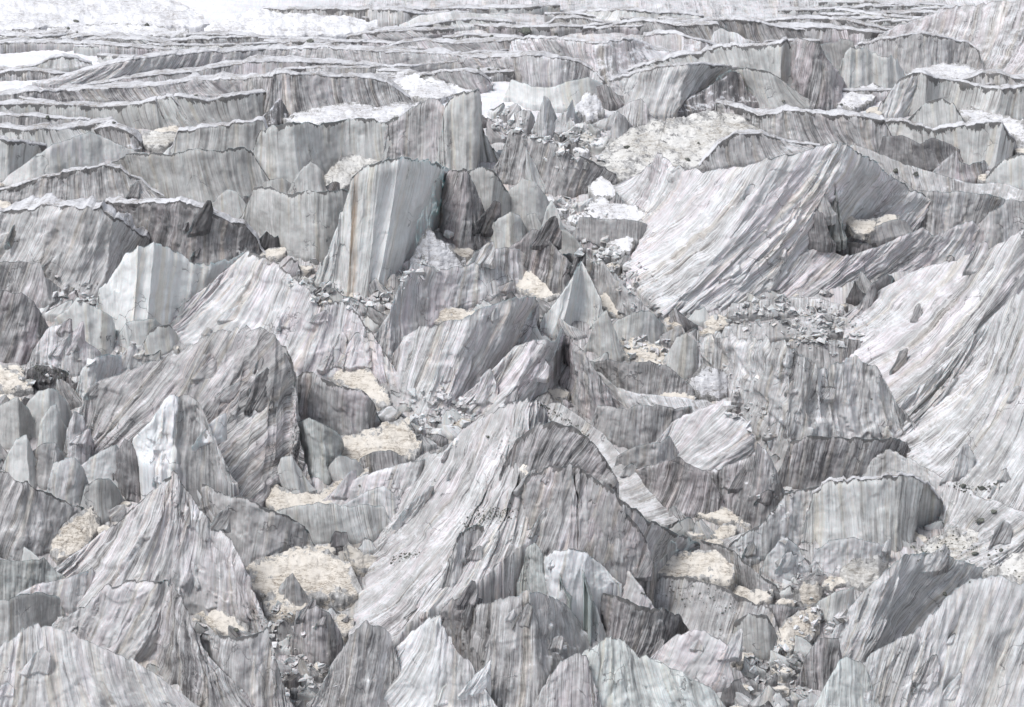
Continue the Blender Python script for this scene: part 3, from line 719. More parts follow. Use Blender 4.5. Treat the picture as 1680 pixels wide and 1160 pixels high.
ice_cliff|dark grey wall with vertical stains and snow brim beside the left cliff|t=d k=.92 cap=6 dirt=1 lum=.4 con=.4|172,328,182,362;186,333,200,376;222,334,232,404;262,332,270,426;292,330,305,446;322,336,342,452;350,350,372,446;380,363,395,438;402,366,412,430;420,388,420,420
ice_fin|pointed pale blade behind the right end of the dark stained wall|t=c k=.92 lum=.58|340,338,344,356;360,319,366,366;376,311,386,372;388,313,404,372;402,332,420,370;422,358,428,366
ice_cliff|smooth pale cliff with fine vertical lines in the left middle|t=c k=.93 lum=.76 con=.2 dirt=.2|160,478,172,522;180,455,180,548;203,416,192,566;225,403,212,576;255,397,238,572;275,402,262,556;300,420,284,546;322,432,304,540;345,432,322,532;366,428,345,514;386,426,366,486;402,412,384,462
serac|rounded mauve-grey knob against the left edge below the left cliff|t=g k=.88 pnk=.4 lum=.52|-30,432,-30,486;20,430,18,488;46,428,42,494;66,432,64,500;74,452,84,498;102,474,104,484
serac|dark pink streaked slab against the left edge, below the mauve-grey knob|t=p k=.88 lum=.42 pnk=.8|-30,474,-30,590;12,476,10,594;36,482,36,594;58,495,56,588;70,518,72,578;80,536,86,564
ice_fin|cream-grey blade with a pale rim left of the smooth cliff foot|t=c k=.92 lum=.62 dirt=.1|88,519,98,536;110,506,116,566;125,487,134,584;142,500,150,590;166,508,166,590;186,520,184,580;192,546,196,556
serac|light mauve block below the cream-grey blade, left side|t=p k=.85 lum=.62|52,580,52,606;70,548,72,610;84,532,92,614;100,532,116,616;128,550,138,612;152,567,158,606;170,584,170,594
ice_block|pale cracked ice block at the foot of the smooth cliff|t=c k=.9 lum=.62|194,548,198,572;206,531,212,580;226,525,232,580;254,523,252,574;264,531,266,560
ice_block|whitish ice block with a dark hollow beside the mauve striped slope|t=c k=.88 lum=.6 dirt=.6|234,566,236,580;246,544,250,584;264,534,268,582;282,532,284,572;290,546,292,560
ice_fin|small angular wedge leaning on the smooth cliff foot|t=c k=.92 lum=.58|272,542,274,552;290,520,292,550;302,490,308,544;320,496,326,536;337,495,342,526;352,508,354,516
ice_slope|pale pink diagonally streaked slope with a jagged dark crest, left of centre|t=p k=.8 lum=.66 con=.6 dirt=.8|388,424,282,556;402,414,304,562;420,414,335,572;437,426,380,582;460,438,425,594;484,458,460,610;512,472,484,618;526,498,504,620;545,492,535,618;562,490,570,616;586,514,602,622;606,540,626,626;630,576,642,632
serac|large grey mound with dark diagonal streaks, left of centre|sh=.7 t=g k=.75 lum=.5 pnk=.45 con=.7|144,640,150,720;165,622,152,738;215,602,160,748;265,588,190,758;310,568,235,780;345,546,290,802;390,535,350,818;430,540,402,826;454,552,426,828;470,578,444,818;480,606,462,806
serac|grey fluted pillar with tan stains right of the large grey mound|t=g k=.9 lum=.52 dirt=.5|458,562,432,730;470,576,448,760;482,602,470,766;488,650,486,764;492,690,490,748
ice_fin|ribbed whitish blade on the left shoulder of the large grey mound|t=w k=.9 lum=.66|134,606,138,660;146,592,145,672;160,584,158,672;180,580,180,648;204,584,206,616
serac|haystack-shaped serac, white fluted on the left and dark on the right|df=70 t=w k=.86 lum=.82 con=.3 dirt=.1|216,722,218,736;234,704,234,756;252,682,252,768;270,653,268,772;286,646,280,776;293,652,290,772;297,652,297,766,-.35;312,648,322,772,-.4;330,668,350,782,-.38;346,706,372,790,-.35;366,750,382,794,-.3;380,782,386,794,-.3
serac|black debris-covered block near the left edge|t=d k=.8 lum=.2 rough=2|44,606,52,630;60,598,66,636;90,602,92,638;112,610,112,630
snow_patch|cream snow wedge at the left edge beside the black debris block|t=t k=.5|-20,596,-20,632;15,606,18,642;35,614,40,640;52,634,55,640
serac|rounded grey column, upper of the cluster below the black debris block|t=c k=.9 lum=.55|46,656,46,706;62,642,58,720;80,637,82,724;96,640,104,716;108,656,112,700
serac|slim pale pinnacle in the grey column cluster at left|t=c k=.9 lum=.62|60,740,60,756;66,690,66,764;80,668,84,766;94,664,98,760;104,690,110,744
serac|mauve fluted column right of the slim pale pinnacle|t=p k=.9 lum=.58|106,730,108,760;112,690,114,770;122,676,128,772;138,682,142,764;148,710,150,748
serac|dim grey column at the left edge of the column cluster|t=c k=.9 lum=.45|-10,670,-10,720;12,656,14,736;30,650,34,742;48,672,50,720
serac|stubby pale cone below the column cluster at left|t=c k=.88 lum=.58|14,740,14,790;26,720,30,800;44,712,50,804;56,740,62,792
ice_block|squat grey block with a dark overhang, left column cluster foot|t=g k=.9 lum=.5|54,738,58,790;70,728,74,800;92,726,96,798;104,745,106,782
serac|white draped lobe below the ribbed blade, left|t=w k=.88 lum=.7 dirt=.1|126,772,134,790;148,748,152,798;172,736,178,802;192,728,196,800;197,738,200,792
serac|dark mauve hooked fin left of the haystack-shaped serac|t=p k=.85 lum=.38|190,740,196,800;203,717,208,820;214,726,230,826;234,746,258,824;256,762,290,806;290,772,300,786
serac|white fluted stump above the sloping slab at left|t=w k=.9 lum=.66 con=.5|78,800,82,830;86,762,92,838;102,752,112,842;124,750,128,836;138,768,138,816
serac|dull rounded dome with a tan streak above the tan tongue|t=c k=.88 lum=.48|130,834,132,850;140,797,144,856;160,785,166,856;182,786,186,844;196,804,198,822
serac|flat sloping grey slab with dark lower stains at the left edge|t=g k=.82 lum=.5 dirt=.6|-30,768,-30,906;14,776,14,918;36,790,40,918;62,800,74,906;92,815,100,886;122,828,126,866;150,838,148,852
snow_patch|large tan snow tongue on the left, left of the lower-left pyramid|t=t k=.55|80,892,82,908;104,862,96,920;130,840,120,912;150,832,146,894;164,846,164,862
serac|great grey pyramid with a pointed tip in the lower left|t=g k=.76 lum=.58 con=.65 pnk=.4 dirt=.5|168,872,96,966;200,848,130,998;235,816,172,1018;268,790,215,1026;288,773,268,1026;298,790,302,1020;325,830,346,1016;350,860,386,1022;376,882,412,1030;396,916,432,1038;416,966,442,1042;434,1012,447,1046
ice_fin|pale curved leaf clinging to the right edge of the great grey pyramid|t=w k=.85 lum=.64|290,774,294,786;306,772,312,812;320,798,336,846;346,840,362,880;366,872,376,890
ice_cliff|blue-grey hollow slab at the left edge below the sloping slab|t=b k=.85 lum=.5|-30,915,-30,980;16,920,16,984;50,918,46,980;72,915,72,970;92,936,100,964;112,948,112,960
ice_cliff|pinkish low wall with a pointed right end, lower left edge|t=p k=.9 lum=.6 con=.35|28,972,30,988;70,955,72,996;110,948,112,998;136,940,140,994;153,931,158,984;160,948,164,970
serac|shadowed grey slab at the lower left edge beneath the pinkish wall|t=c k=.9 lum=.48|-30,990,-30,1056;14,982,14,1058;32,975,42,1048;70,972,70,1024;98,982,96,1008
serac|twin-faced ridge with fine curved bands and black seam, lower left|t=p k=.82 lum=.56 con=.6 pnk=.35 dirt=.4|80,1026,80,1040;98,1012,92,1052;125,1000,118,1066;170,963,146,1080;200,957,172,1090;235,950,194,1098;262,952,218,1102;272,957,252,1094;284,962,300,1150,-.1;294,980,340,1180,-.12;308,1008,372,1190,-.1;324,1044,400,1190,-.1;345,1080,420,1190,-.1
snow_patch|tan snow tongue right of the twin-faced ridge, lower left|t=t k=.55|303,988,308,1004;324,976,330,1020;350,990,356,1036;380,1010,385,1044;408,1034,406,1046
serac|grey wall under the right-hand tan tongue, bottom left|t=g k=.88 lum=.5 dirt=.7|330,1040,372,1150;360,1044,396,1180;385,1048,420,1190;410,1040,440,1190;440,1032,452,1180
serac|broad smooth banded mound in the bottom left corner|t=g k=.75 lum=.58 con=.4 pnk=.3|-30,1076,-40,1200;20,1052,0,1200;42,1030,50,1200;62,1024,100,1200;92,1030,150,1200;132,1046,200,1200;176,1066,240,1200;216,1084,280,1200;252,1104,320,1200;300,1140,350,1200
ice_cliff|grey scalloped wall with hanging brown drips left of the tall curtain|t=c k=.92 lum=.52 dirt=.8|416,310,416,376;440,306,446,396;470,318,472,414;500,315,502,424;535,315,532,424;562,310,562,414;580,320,578,380
ice_cliff|small glassy blade above the scalloped dripping wall|t=c k=.92 lum=.52|472,314,474,322;488,284,490,328;510,264,516,330;526,276,532,328;534,306,538,322
snow_patch|cream crumbly snow hood above the scalloped dripping wall|t=t k=.6 lum=.75|532,290,540,318;552,266,556,318;570,254,578,300;600,252,604,276;640,262,640,270
ice_block|round pale lump left of the glassy blade above the dripping wall|t=c k=.88 lum=.5|430,300,432,312;445,294,448,322;466,292,470,324;482,304,482,318
serac|tall pale ice curtain with a brown vertical stripe in the upper centre|stripe=.36:1.3 t=c k=.93 lum=.68 con=.4 dirt=.8|564,330,558,470;574,296,568,486;592,279,584,490;622,268,598,490;656,258,616,484;686,260,644,466;706,265,672,436;726,271,698,398;738,278,716,362
serac|mauve dark-shaded serac just right of the tall pale curtain|t=p k=.9 lum=.42 pnk=.5 dirt=.6|722,290,716,360;738,278,730,396;756,276,756,412;768,280,778,410;790,330,800,396;804,372,806,392
serac|smooth grey shield right of the mauve dark-shaded serac|t=c k=.92 lum=.52 dirt=.8|764,284,780,360;790,275,792,376;812,282,804,378;830,304,824,366;842,330,844,346
ice_fin|curved glassy flake below the smooth grey shield|t=c k=.9 lum=.55|796,386,798,396;810,362,814,410;836,347,838,412;854,354,858,402;864,376,864,390
serac|white-blue crumbly cluster at the foot of the tall pale curtain|t=s k=.8 lum=.7|664,440,668,450;682,408,686,454;702,371,706,456;716,392,728,456;744,412,748,450;764,428,764,440
ice_slope|pale lavender slab with dark left chips, centre left of middle|t=p k=.82 lum=.64|616,550,612,580;640,510,640,582;664,446,664,562;680,432,690,544;720,440,724,520;760,438,760,504;786,422,796,492;812,408,830,480;845,405,858,466;866,418,868,450
serac|dark mottled knob poking out of the pale lavender slab|t=d k=.85 lum=.36|738,480,740,490;754,449,756,492;776,436,782,492;796,444,802,486;820,441,820,470
snow_patch|long cream ledge above the central streaked slope|t=t k=.4|686,506,692,520;704,496,712,530;735,506,740,532;770,510,772,526;796,512,796,520
snow_patch|broad cream snow shelf left of the needle peak|t=t k=.4|796,458,800,466;824,442,830,470;860,438,864,480;900,454,898,494;924,472,920,486
ice_slope|central slope of grey and white vertical streaks left of the needle peak|df=-30 sh=.3 t=g k=.8 lum=.62 con=.75 pnk=.4|642,580,636,650;660,552,646,690;688,534,662,706;722,530,692,716;762,520,718,716;802,502,745,700;838,489,770,680;864,487,800,640;884,492,826,600
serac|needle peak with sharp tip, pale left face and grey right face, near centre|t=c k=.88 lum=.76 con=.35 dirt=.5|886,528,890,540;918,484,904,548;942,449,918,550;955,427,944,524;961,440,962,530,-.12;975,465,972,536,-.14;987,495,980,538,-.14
ice_fin|clean leaf-shaped blade leaning against the needle peak on the right|t=c k=.93 lum=.52|972,540,974,572;984,514,986,586;994,508,1002,590;1006,532,1018,588;1022,574,1024,584
serac|brown-grey banded crag above the needle peak|t=d k=.85 lum=.4 pnk=.5|836,404,832,446;854,392,850,452;873,373,868,460;892,386,888,470;908,402,908,484;930,424,926,490;948,448,944,478
ice_block|round grey ice disk behind the needle peak|t=c k=.92 lum=.5|900,402,902,416;908,382,914,424;926,376,932,430;944,388,952,434;966,420,968,432
ice_fin|pale pointed spike above the round ice disk|t=c k=.92 lum=.6|886,380,888,398;894,348,898,406;904,327,910,408;916,348,922,408;930,384,930,402
ice_block|small rounded flake left of the pale pointed spike|t=c k=.92 lum=.52|862,374,864,388;874,351,878,396;888,348,892,394
serac|smooth rounded dome of grey ice below the slabby gully wall|t=c k=.88 lum=.52|836,310,838,354;856,293,858,364;880,300,880,364;896,320,898,352;904,338,904,346
snow_patch|white snow step, longest of the three in the central gully|t=s k=.4|958,342,960,356;980,326,985,364;1010,333,1015,366;1040,338,1045,368;1070,356,1066,366
snow_patch|white snow step, lowest of the three in the central gully|t=s k=.4|990,394,1000,406;1010,375,1012,414;1030,379,1032,416;1042,394,1042,404
snow_patch|white snow step, topmost of the three in the central gully|t=s k=.5|964,306,966,318;984,288,986,328;1000,300,1000,326;1012,316,1008,326
ice_cliff|low grey riser between two white snow steps in the central gully|t=g k=.9 lum=.48|950,356,952,390;980,358,982,398;1012,360,1014,400;1045,362,1046,396;1062,366,1060,386
ice_ridge|slender diagonal rib with dark edge between the needle peak and the huge streaked slope|t=g k=.85 lum=.5|922,414,934,446;958,420,964,462;988,430,990,486;1006,452,1012,512;1028,474,1040,530;1062,502,1066,532;1086,518,1088,530
snow_patch|cream patch on the rubble right of the needle peak|t=t k=.45|978,486,984,500;998,478,1004,518;1030,492,1032,524;1054,508,1052,518
ice_block|angular grey ice lump below the slender diagonal rib|t=c k=.88 lum=.5|998,536,1002,554;1020,520,1018,570;1050,510,1050,574;1072,515,1074,566;1090,534,1090,552
snow_patch|cream patch between the leaf-shaped blade and the columned wall|t=t k=.45|1012,562,1020,580;1038,546,1040,600;1062,556,1068,606;1088,572,1086,604;1104,584,1100,598
serac|upright grey stub beside the cream patch, gully right of centre|t=c k=.9 lum=.55|1092,580,1092,598;1104,552,1104,612;1118,546,1124,616;1134,556,1138,612;1146,576,1146,600
ice_block|white snow-crusted ice block at the foot of the columned wall|t=s k=.85 lum=.72|1130,620,1132,640;1150,604,1152,652;1176,606,1180,656;1194,614,1194,644
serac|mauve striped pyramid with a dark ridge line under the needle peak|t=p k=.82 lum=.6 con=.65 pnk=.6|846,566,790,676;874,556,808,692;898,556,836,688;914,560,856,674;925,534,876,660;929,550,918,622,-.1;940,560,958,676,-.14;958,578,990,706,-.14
serac|rust-brown lens-shaped slab right of the mauve striped pyramid|t=p k=.9 lum=.38 pnk=1|928,598,930,606;940,564,944,632;956,580,956,642;970,600,966,644;974,622,972,636
ice_ridge|grey overhanging band right of the rust-brown slab|t=g k=.85 lum=.42 con=.6|968,592,974,606;1000,590,1008,634;1032,595,1042,650;1066,592,1070,652;1100,604,1102,652;1122,620,1124,650;1138,638,1138,646
ice_ridge|pale curved crest with tan dust below the grey overhanging band|t=g k=.7 lum=.62 x=.35|964,600,970,616;986,612,1000,654;1012,635,1030,674;1046,645,1070,684;1082,648,1120,690;1122,652,1155,686;1160,656,1170,670
snow_patch|tan triangular snow patch on the pale curved crest|t=t k=.5|1070,648,1074,652;1086,634,1092,658;1102,632,1115,660;1120,645,1136,660;1142,652,1142,656
ice_cliff|grey hollow wall with scalloped rim, right of the central strip|t=g k=.88 lum=.5|980,662,982,712;1000,668,1000,726;1030,670,1040,734;1062,662,1072,728;1102,670,1112,712;1136,666,1130,690
snow_patch|tan snow heap in the hollow right of the central strip|t=t k=.5|1036,700,1040,712;1056,684,1062,720;1084,690,1090,718;1106,684,1100,702
ice_slope|pale fan-shaped slope with a scalloped right edge, right of centre|t=p k=.75 lum=.6 con=.55|1104,690,1088,736;1150,668,1096,756;1187,655,1108,772;1204,674,1122,784;1225,690,1140,792;1240,715,1158,792;1236,735,1180,786
serac|dark snow-flecked flank dropping to the right of the pale fan-shaped slope|t=d k=.85 lum=.45 x=.4|1140,776,1160,812;1190,765,1192,840;1232,748,1220,858;1242,724,1246,866;1262,746,1268,860;1278,782,1284,844;1292,814,1292,826
serac|brown-mauve fan of slanted stripes above the long tan strip|t=p k=.85 lum=.4 pnk=.5 con=.7|1040,770,1052,788;1078,760,1072,814;1112,752,1092,832;1132,760,1122,842;1160,775,1155,848;1178,802,1180,846;1190,820,1194,834
ice_cliff|small fluted wall with a narrow dark slit behind the brown-mauve fan|t=g k=.9 lum=.5|1012,748,1016,772;1040,731,1042,786;1080,726,1084,784;1100,716,1106,770;1114,742,1114,758
snow_patch|long tan strip between the brown-mauve fan and the scalloped front face|t=t k=.45|1086,816,1090,822;1110,812,1125,838;1150,824,1160,852;1190,836,1200,858;1230,858,1232,864
snow_patch|cream ramp below the dark snow-flecked flank|t=t k=.45|1196,822,1206,840;1220,824,1232,856;1250,842,1258,862;1270,852,1268,860
ice_slope|vast diagonal slope of grey striped ice in the lower centre|t=g k=.6 lum=.58 con=.7 pnk=.5 bulge=-.03 dirt=.3 flare=.4|690,742,634,850;722,740,618,900;752,710,602,950;784,683,584,1000;815,670,574,1050;842,660,610,1080;860,656,690,1010,0,60;872,656,780,960,0,100;886,656,850,900,0,130;900,664,905,860,0,140
ice_ridge|pale strip with fine cross stripes curving down right of centre|jag=.5 t=g k=.7 lum=.54 con=.45 dirt=.2|902,660,886,682;920,660,908,698;946,678,938,712;986,708,968,732;1016,742,988,764;1042,772,1004,794;1064,802,1022,824;1090,832,1050,846;1115,852,1090,862
serac|dark shaded bowl with slanted stripes in the centre|sh=.6 df=190 t=d k=.82 lum=.42 con=.65 dirt=1.2|826,762,828,780;846,722,848,786;870,700,876,800;905,690,902,804;936,700,930,800;962,716,958,800;986,742,984,804;1002,768,1004,804;1014,792,1014,800
snow_patch|tan snow slab left of the scalloped front face|df=205 t=t k=.5|836,756,838,764;856,750,862,786;882,764,886,794;900,778,898,790
serac|cracked front face with pink-brown bases and a pale rim, lower centre|df=110 sh=.3 t=p k=.88 lum=.52 con=.55 pnk=.5 dirt=1|826,808,830,852;842,794,845,880;864,784,864,900;896,772,890,916;925,763,914,926;938,762,932,928
serac|right half of the cracked front face, curving down to the right|df=110 sh=.3 t=p k=.88 lum=.5 con=.55 pnk=.45 dirt=1.2|941,763,936,900;950,766,948,930;968,780,980,932;1000,800,1014,934;1040,834,1046,934,0,-10;1076,858,1064,932,0,-40;1110,875,1084,928,0,-75;1150,892,1120,920,0,-95
serac|rubble-capped grey block in front of the vast diagonal slope|df=40 sh=.2 t=g k=.85 lum=.52 dirt=1.5|722,960,696,1016;748,886,730,1020;774,862,770,1000;804,862,806,984;832,868,842,978;858,885,870,976;876,902,890,966
ice_cliff|turquoise-tinted strip on the right of the rubble-capped block|df=80 t=b k=.9 lum=.58|864,896,866,960;876,890,882,972;886,900,896,972;896,918,902,966
serac|white bulging lump with two turquoise notches, lower centre|df=88 t=w k=.85 lum=.74 con=.35 dirt=.3|892,914,896,960;908,904,908,984;924,902,918,988;942,902,938,984;960,905,956,978;974,916,980,968;990,928,1004,960
ice_fin|turquoise crack-side fin, left one of the white bulging lump|df=94 t=b blu=.5 nf=1 k=.93 lum=.5|914,938,922,966;918,942,934,988;921,950,939,978
ice_fin|turquoise crack-side fin, right one of the white bulging lump|df=94 t=b blu=.5 nf=1 k=.93 lum=.55|954,934,960,962;958,938,970,990;961,950,973,976
serac|lavender slab leaning right of the white bulging lump|df=52 t=p k=.82 lum=.6|976,932,966,962;1010,934,990,980;1032,936,1020,1004;1052,962,1046,1014;1074,998,1068,1012
serac|rounded grey mound with white crest dusting at the bottom centre|t=g k=.82 lum=.54 x=.35 con=.6|740,1016,748,1080;764,1000,772,1140;802,986,806,1180;842,976,850,1190;872,972,900,1190;902,979,936,1160;926,986,956,1110;944,1008,972,1090;962,1036,978,1076
snow_patch|tan dust shelf behind the rounded grey mound, bottom centre|t=t k=.4|796,980,800,990;820,962,830,986;850,957,862,982;880,962,884,978;900,972,898,980
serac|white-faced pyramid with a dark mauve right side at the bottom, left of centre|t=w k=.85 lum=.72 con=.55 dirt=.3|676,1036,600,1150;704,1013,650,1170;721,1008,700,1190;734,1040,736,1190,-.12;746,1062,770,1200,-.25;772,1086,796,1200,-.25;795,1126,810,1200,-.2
serac|dark curtain slab left of the rounded grey mound|t=d k=.9 lum=.4|716,1006,738,1066;740,985,762,1110;766,975,784,1140;792,984,804,1130
ice_cliff|greenish pale slab behind the rounded grey mound, right of its crest|t=c k=.9 lum=.62|916,976,926,1006;940,972,944,1056;966,975,968,1074;982,1002,984,1078;992,1034,992,1068
serac|dark fan-striped wall, lower right of centre|t=d k=.87 lum=.42 con=.7 dirt=1|966,986,976,1020;990,972,990,1070;1022,980,1012,1086;1060,998,1036,1088;1092,1000,1080,1080;1116,1010,1114,1062;1128,1032,1130,1048
serac|pale blue-white dome with smooth folds at the bottom edge|t=b k=.82 lum=.62 con=.4|952,1074,900,1190;980,1056,950,1200;1000,1046,990,1200;1016,1045,1030,1200;1032,1060,1070,1200;1048,1076,1100,1200;1074,1082,1130,1200;1104,1096,1150,1200;1134,1112,1170,1200;1170,1130,1190,1190
serac|brownish streaked hump left of the blue-white dome, bottom edge|t=p k=.85 lum=.5|882,1140,880,1200;900,1112,900,1210;922,1084,930,1210;944,1070,956,1210;962,1074,976,1210
serac|light fan of curved bands right of the blue-white dome|t=p k=.78 lum=.62 con=.6|1086,1060,1070,1096;1106,1044,1084,1112;1132,1035,1100,1122;1156,1035,1118,1126;1176,1045,1140,1128;1192,1060,1166,1130;1197,1088,1192,1126
ice_slope|debris-flecked terrace right of the lavender slab|t=g k=.5 lum=.5 x=.05 dirt=1|1050,972,1056,1010;1090,944,1096,1020;1132,946,1134,1044;1180,960,1182,1056;1230,984,1222,1064;1268,1000,1262,1070
snow_patch|largest tan snow wing in the lower right of centre|df=30 t=t k=.45|1018,928,1024,934;1058,918,1064,944;1100,912,1110,956;1140,907,1152,950;1172,902,1196,956;1204,930,1206,946
snow_patch|cream dust mat below the largest tan wing|t=t k=.45|1186,972,1192,982;1212,961,1214,998;1240,970,1242,992;1270,968,1268,982
ice_ridge|grey sloping ridge beside the largest tan wing|t=g k=.85 lum=.48 dirt=.6|1140,884,1150,904;1180,894,1190,930;1204,904,1216,952;1240,938,1246,972;1274,960,1274,974
serac|lumpy white-topped wall left of the big fan-ribbed cliff, lower right|t=w k=.88 lum=.6 dirt=.7|1196,892,1202,916;1225,872,1230,920;1255,856,1260,916;1272,834,1280,908;1290,810,1302,900;1312,804,1322,890;1345,800,1344,880;1360,814,1362,864;1366,842,1366,852
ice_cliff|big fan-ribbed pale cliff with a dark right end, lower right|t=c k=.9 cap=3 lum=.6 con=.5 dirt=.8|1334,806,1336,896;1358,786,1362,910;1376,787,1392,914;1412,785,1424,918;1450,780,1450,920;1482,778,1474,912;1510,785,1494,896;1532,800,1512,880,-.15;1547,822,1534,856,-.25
ice_ridge|pale rounded crest with fine bands sweeping behind the big fan-ribbed cliff|t=w k=.6 lum=.56 x=.15|1408,776,1412,792;1436,748,1440,796;1462,737,1476,800;1492,752,1512,812;1522,768,1540,840;1562,790,1552,866;1612,815,1560,900;1672,836,1560,926;1710,850,1600,940
ice_cliff|dark stained band wall with a tan ledge on its right, right side|t=d k=.9 lum=.44 con=.6 dirt=.8|1296,724,1296,800;1330,714,1330,806;1380,716,1376,796;1430,722,1418,786;1470,717,1452,760;1488,726,1486,744
snow_patch|thin tan ledge on the dark stained band wall|t=t k=.5|1424,722,1428,727;1450,714,1458,730;1478,715,1476,722
snow_patch|cream snow skin with dirt specks on the shelf in the lower right|t=t rx=.5 lum=.7 k=.5|1518,892,1496,912;1556,872,1548,922;1610,860,1600,936;1670,862,1670,960;1710,870,1710,970
ice_slope|bright streaked cliff falling left below the speckled shelf, lower right|t=w k=.8 lum=.60 con=.65|1374,1022,1356,1100;1414,972,1368,1124;1450,940,1392,1130;1488,909,1418,1120;1520,907,1444,1090;1552,912,1470,1076;1584,922,1502,1060;1614,932,1548,1024
ice_slope|bright striped slope filling the bottom right corner|t=w k=.8 lum=.59 con=.65|1416,1086,1416,1200;1446,1060,1440,1205;1492,1042,1470,1210;1530,1006,1500,1210;1562,974,1534,1210;1592,948,1574,1210;1632,945,1616,1210;1672,955,1656,1210;1720,965,1710,1210
serac|blue-white wedge at the bottom edge, left of the corner slope|t=b k=.85 lum=.64|1340,1150,1330,1200;1360,1114,1350,1210;1376,1084,1380,1210;1390,1076,1405,1210;1420,1092,1425,1200
ice_block|white round-shouldered ice block below the fan-ribbed cliff, left one|t=w k=.88 lum=.68 dirt=.2|1256,912,1258,938;1276,890,1280,948;1292,880,1300,948;1308,894,1316,936
ice_block|broad pinkish white ice block under the fan-ribbed cliff|t=w k=.88 lum=.66 pnk=.4|1336,904,1338,936;1360,886,1364,940;1402,882,1406,942;1440,890,1446,936;1460,908,1458,922
ice_block|large cream cube-like block below the pinkish white block|t=t k=.85 lum=.6|1378,938,1382,956;1400,916,1404,968;1440,914,1442,972;1460,924,1456,950
ice_block|small tan block left of the cream cube-like block|t=t k=.85 lum=.55|1302,968,1306,988;1320,955,1326,996;1340,955,1346,992;1354,968,1352,980
ice_block|pale prism block below the small tan block|t=c k=.9 lum=.58|1336,986,1340,1008;1358,970,1364,1020;1392,964,1394,1012;1398,982,1398,1000
snow_patch|tan leaning leaf-shaped slab in the lower right jumble|t=t k=.7|1266,1044,1270,1068;1290,1016,1296,1072;1322,1000,1326,1056;1346,998,1346,1034
ice_cliff|dark thin-banded slab left of the small tan block|t=d k=.85 lum=.46|1252,990,1256,1030;1290,994,1288,1036;1326,998,1316,1020
serac|grey upright slab with a black corner crack, lower right of centre|t=c k=.9 lum=.48 dirt=1|1204,1020,1210,1052;1228,1006,1236,1074;1260,1010,1264,1074;1272,1036,1272,1060
serac|dark ribbed stump beside the bright streaked cliff, lower right|t=d k=.9 lum=.42|1318,1080,1330,1120;1344,1046,1352,1130;1376,1048,1374,1126;1384,1090,1382,1118
snow_patch|broad tan snow sheet in the lower left gully|t=t k=.45|398,932,402,966;430,914,436,982;470,904,480,984;502,898,522,982;542,905,562,984;574,926,596,974
ice_fin|small grey arched fin breaking through the broad tan sheet|t=g k=.9 lum=.5|458,965,460,988;470,945,474,996;480,940,492,1000;496,965,506,996
snow_patch|tan snow hump below the arched fin, lower left gully|t=t k=.5|430,990,434,1008;456,970,468,1016;488,964,502,1006;512,984,510,994
ice_cliff|fluted pale wall beneath the cream ramp, left of the vast diagonal slope|t=c k=.92 lum=.55 con=.5|454,838,462,872;500,828,505,886;540,825,545,890;572,832,584,886;600,828,612,880;630,833,630,866
snow_patch|cream ramp above the fluted pale wall|t=t k=.4|424,804,432,824;450,795,460,842;482,812,505,842;522,810,545,832;562,786,590,812;606,768,606,780
ice_cliff|grey drip-stained wall right of the great grey pyramid|t=g k=.88 lum=.52 dirt=.6|332,796,350,872;360,808,370,908;402,816,398,930;442,835,436,930;472,846,470,920;506,868,504,900
snow_patch|tan lozenge of snow above the drip-stained wall|t=t k=.5|308,776,316,790;328,767,338,808;348,768,362,812;376,792,374,800
snow_patch|widest tan snow mantle in the left centre|t=t k=.42|540,734,544,748;562,718,572,762;600,708,612,760;636,696,650,760;660,688,680,752;692,728,690,738
ice_block|grey rounded hump poking through the widest tan mantle|t=g k=.85 lum=.45|590,752,594,762;612,740,616,772;640,738,650,770;664,750,664,760
snow_patch|cream triangular snow sheet above the pink-grey slab|t=t k=.5|496,606,500,614;536,593,545,624;570,585,578,644;602,600,608,658;624,632,622,668;644,658,640,668
serac|pink-grey slab with a dark rim under the cream triangular sheet|t=p k=.9 lum=.5 dirt=1|484,616,490,692;502,608,512,706;532,622,552,716;562,635,582,720;600,645,608,716;616,664,614,692
serac|blue-tinted cliff below the pink-grey slab|t=b k=.9 lum=.52|482,692,486,760;506,684,514,782;532,698,540,786;556,710,552,772;564,728,560,744
ice_block|rounded pale ice block beside the dark hole, left of centre|t=c k=.88 lum=.58|452,778,458,800;466,752,478,816;486,747,494,816;498,772,506,806
ice_block|pale lumpy ice block in front of the widest tan mantle|t=c k=.88 lum=.55|540,766,544,784;558,746,566,796;586,752,592,786;598,772,596,778
ice_slope|pinkish pale slab along the left foot of the vast diagonal slope|t=p k=.75 lum=.62|552,800,536,828;590,780,580,842;640,765,620,848;690,755,655,850;724,748,694,814
ice_slope|white tapering slab in front of the pinkish pale slab|t=w k=.8 lum=.66|552,834,570,848;600,806,612,852;630,797,642,862;650,814,672,856;682,818,690,836
ice_block|tan angular ice block at the edge of the broad tan sheet|t=t k=.85 lum=.5|562,902,572,926;570,894,586,938;600,908,608,936;624,916,620,924
ice_cliff|brown-grey cracked wall at the lower end of the left gully|t=g k=.9 lum=.48 pnk=.4|486,1000,494,1070;504,1000,514,1088;522,994,534,1086;542,1006,552,1078;560,1040,560,1062
snow_patch|tan leaf of snow beside the brown-grey cracked wall|t=t k=.6|546,1012,552,1034;560,1008,566,1046;580,1014,582,1036
serac|dark grooved foot of ice at the bottom, left of the white-faced pyramid|t=g k=.85 lum=.45|546,1086,540,1160;572,1046,570,1180;600,1020,606,1180;640,1036,640,1160
serac|second arched face with brown base stripes below the cracked front face's right crest|df=104 sh=.35 t=p k=.88 lum=.46 pnk=.6 con=.6 dirt=1.2 flare=.5|950,846,956,926;962,826,972,936;982,815,990,938;1004,820,1012,938;1024,838,1030,938;1046,862,1046,934;1062,888,1060,926
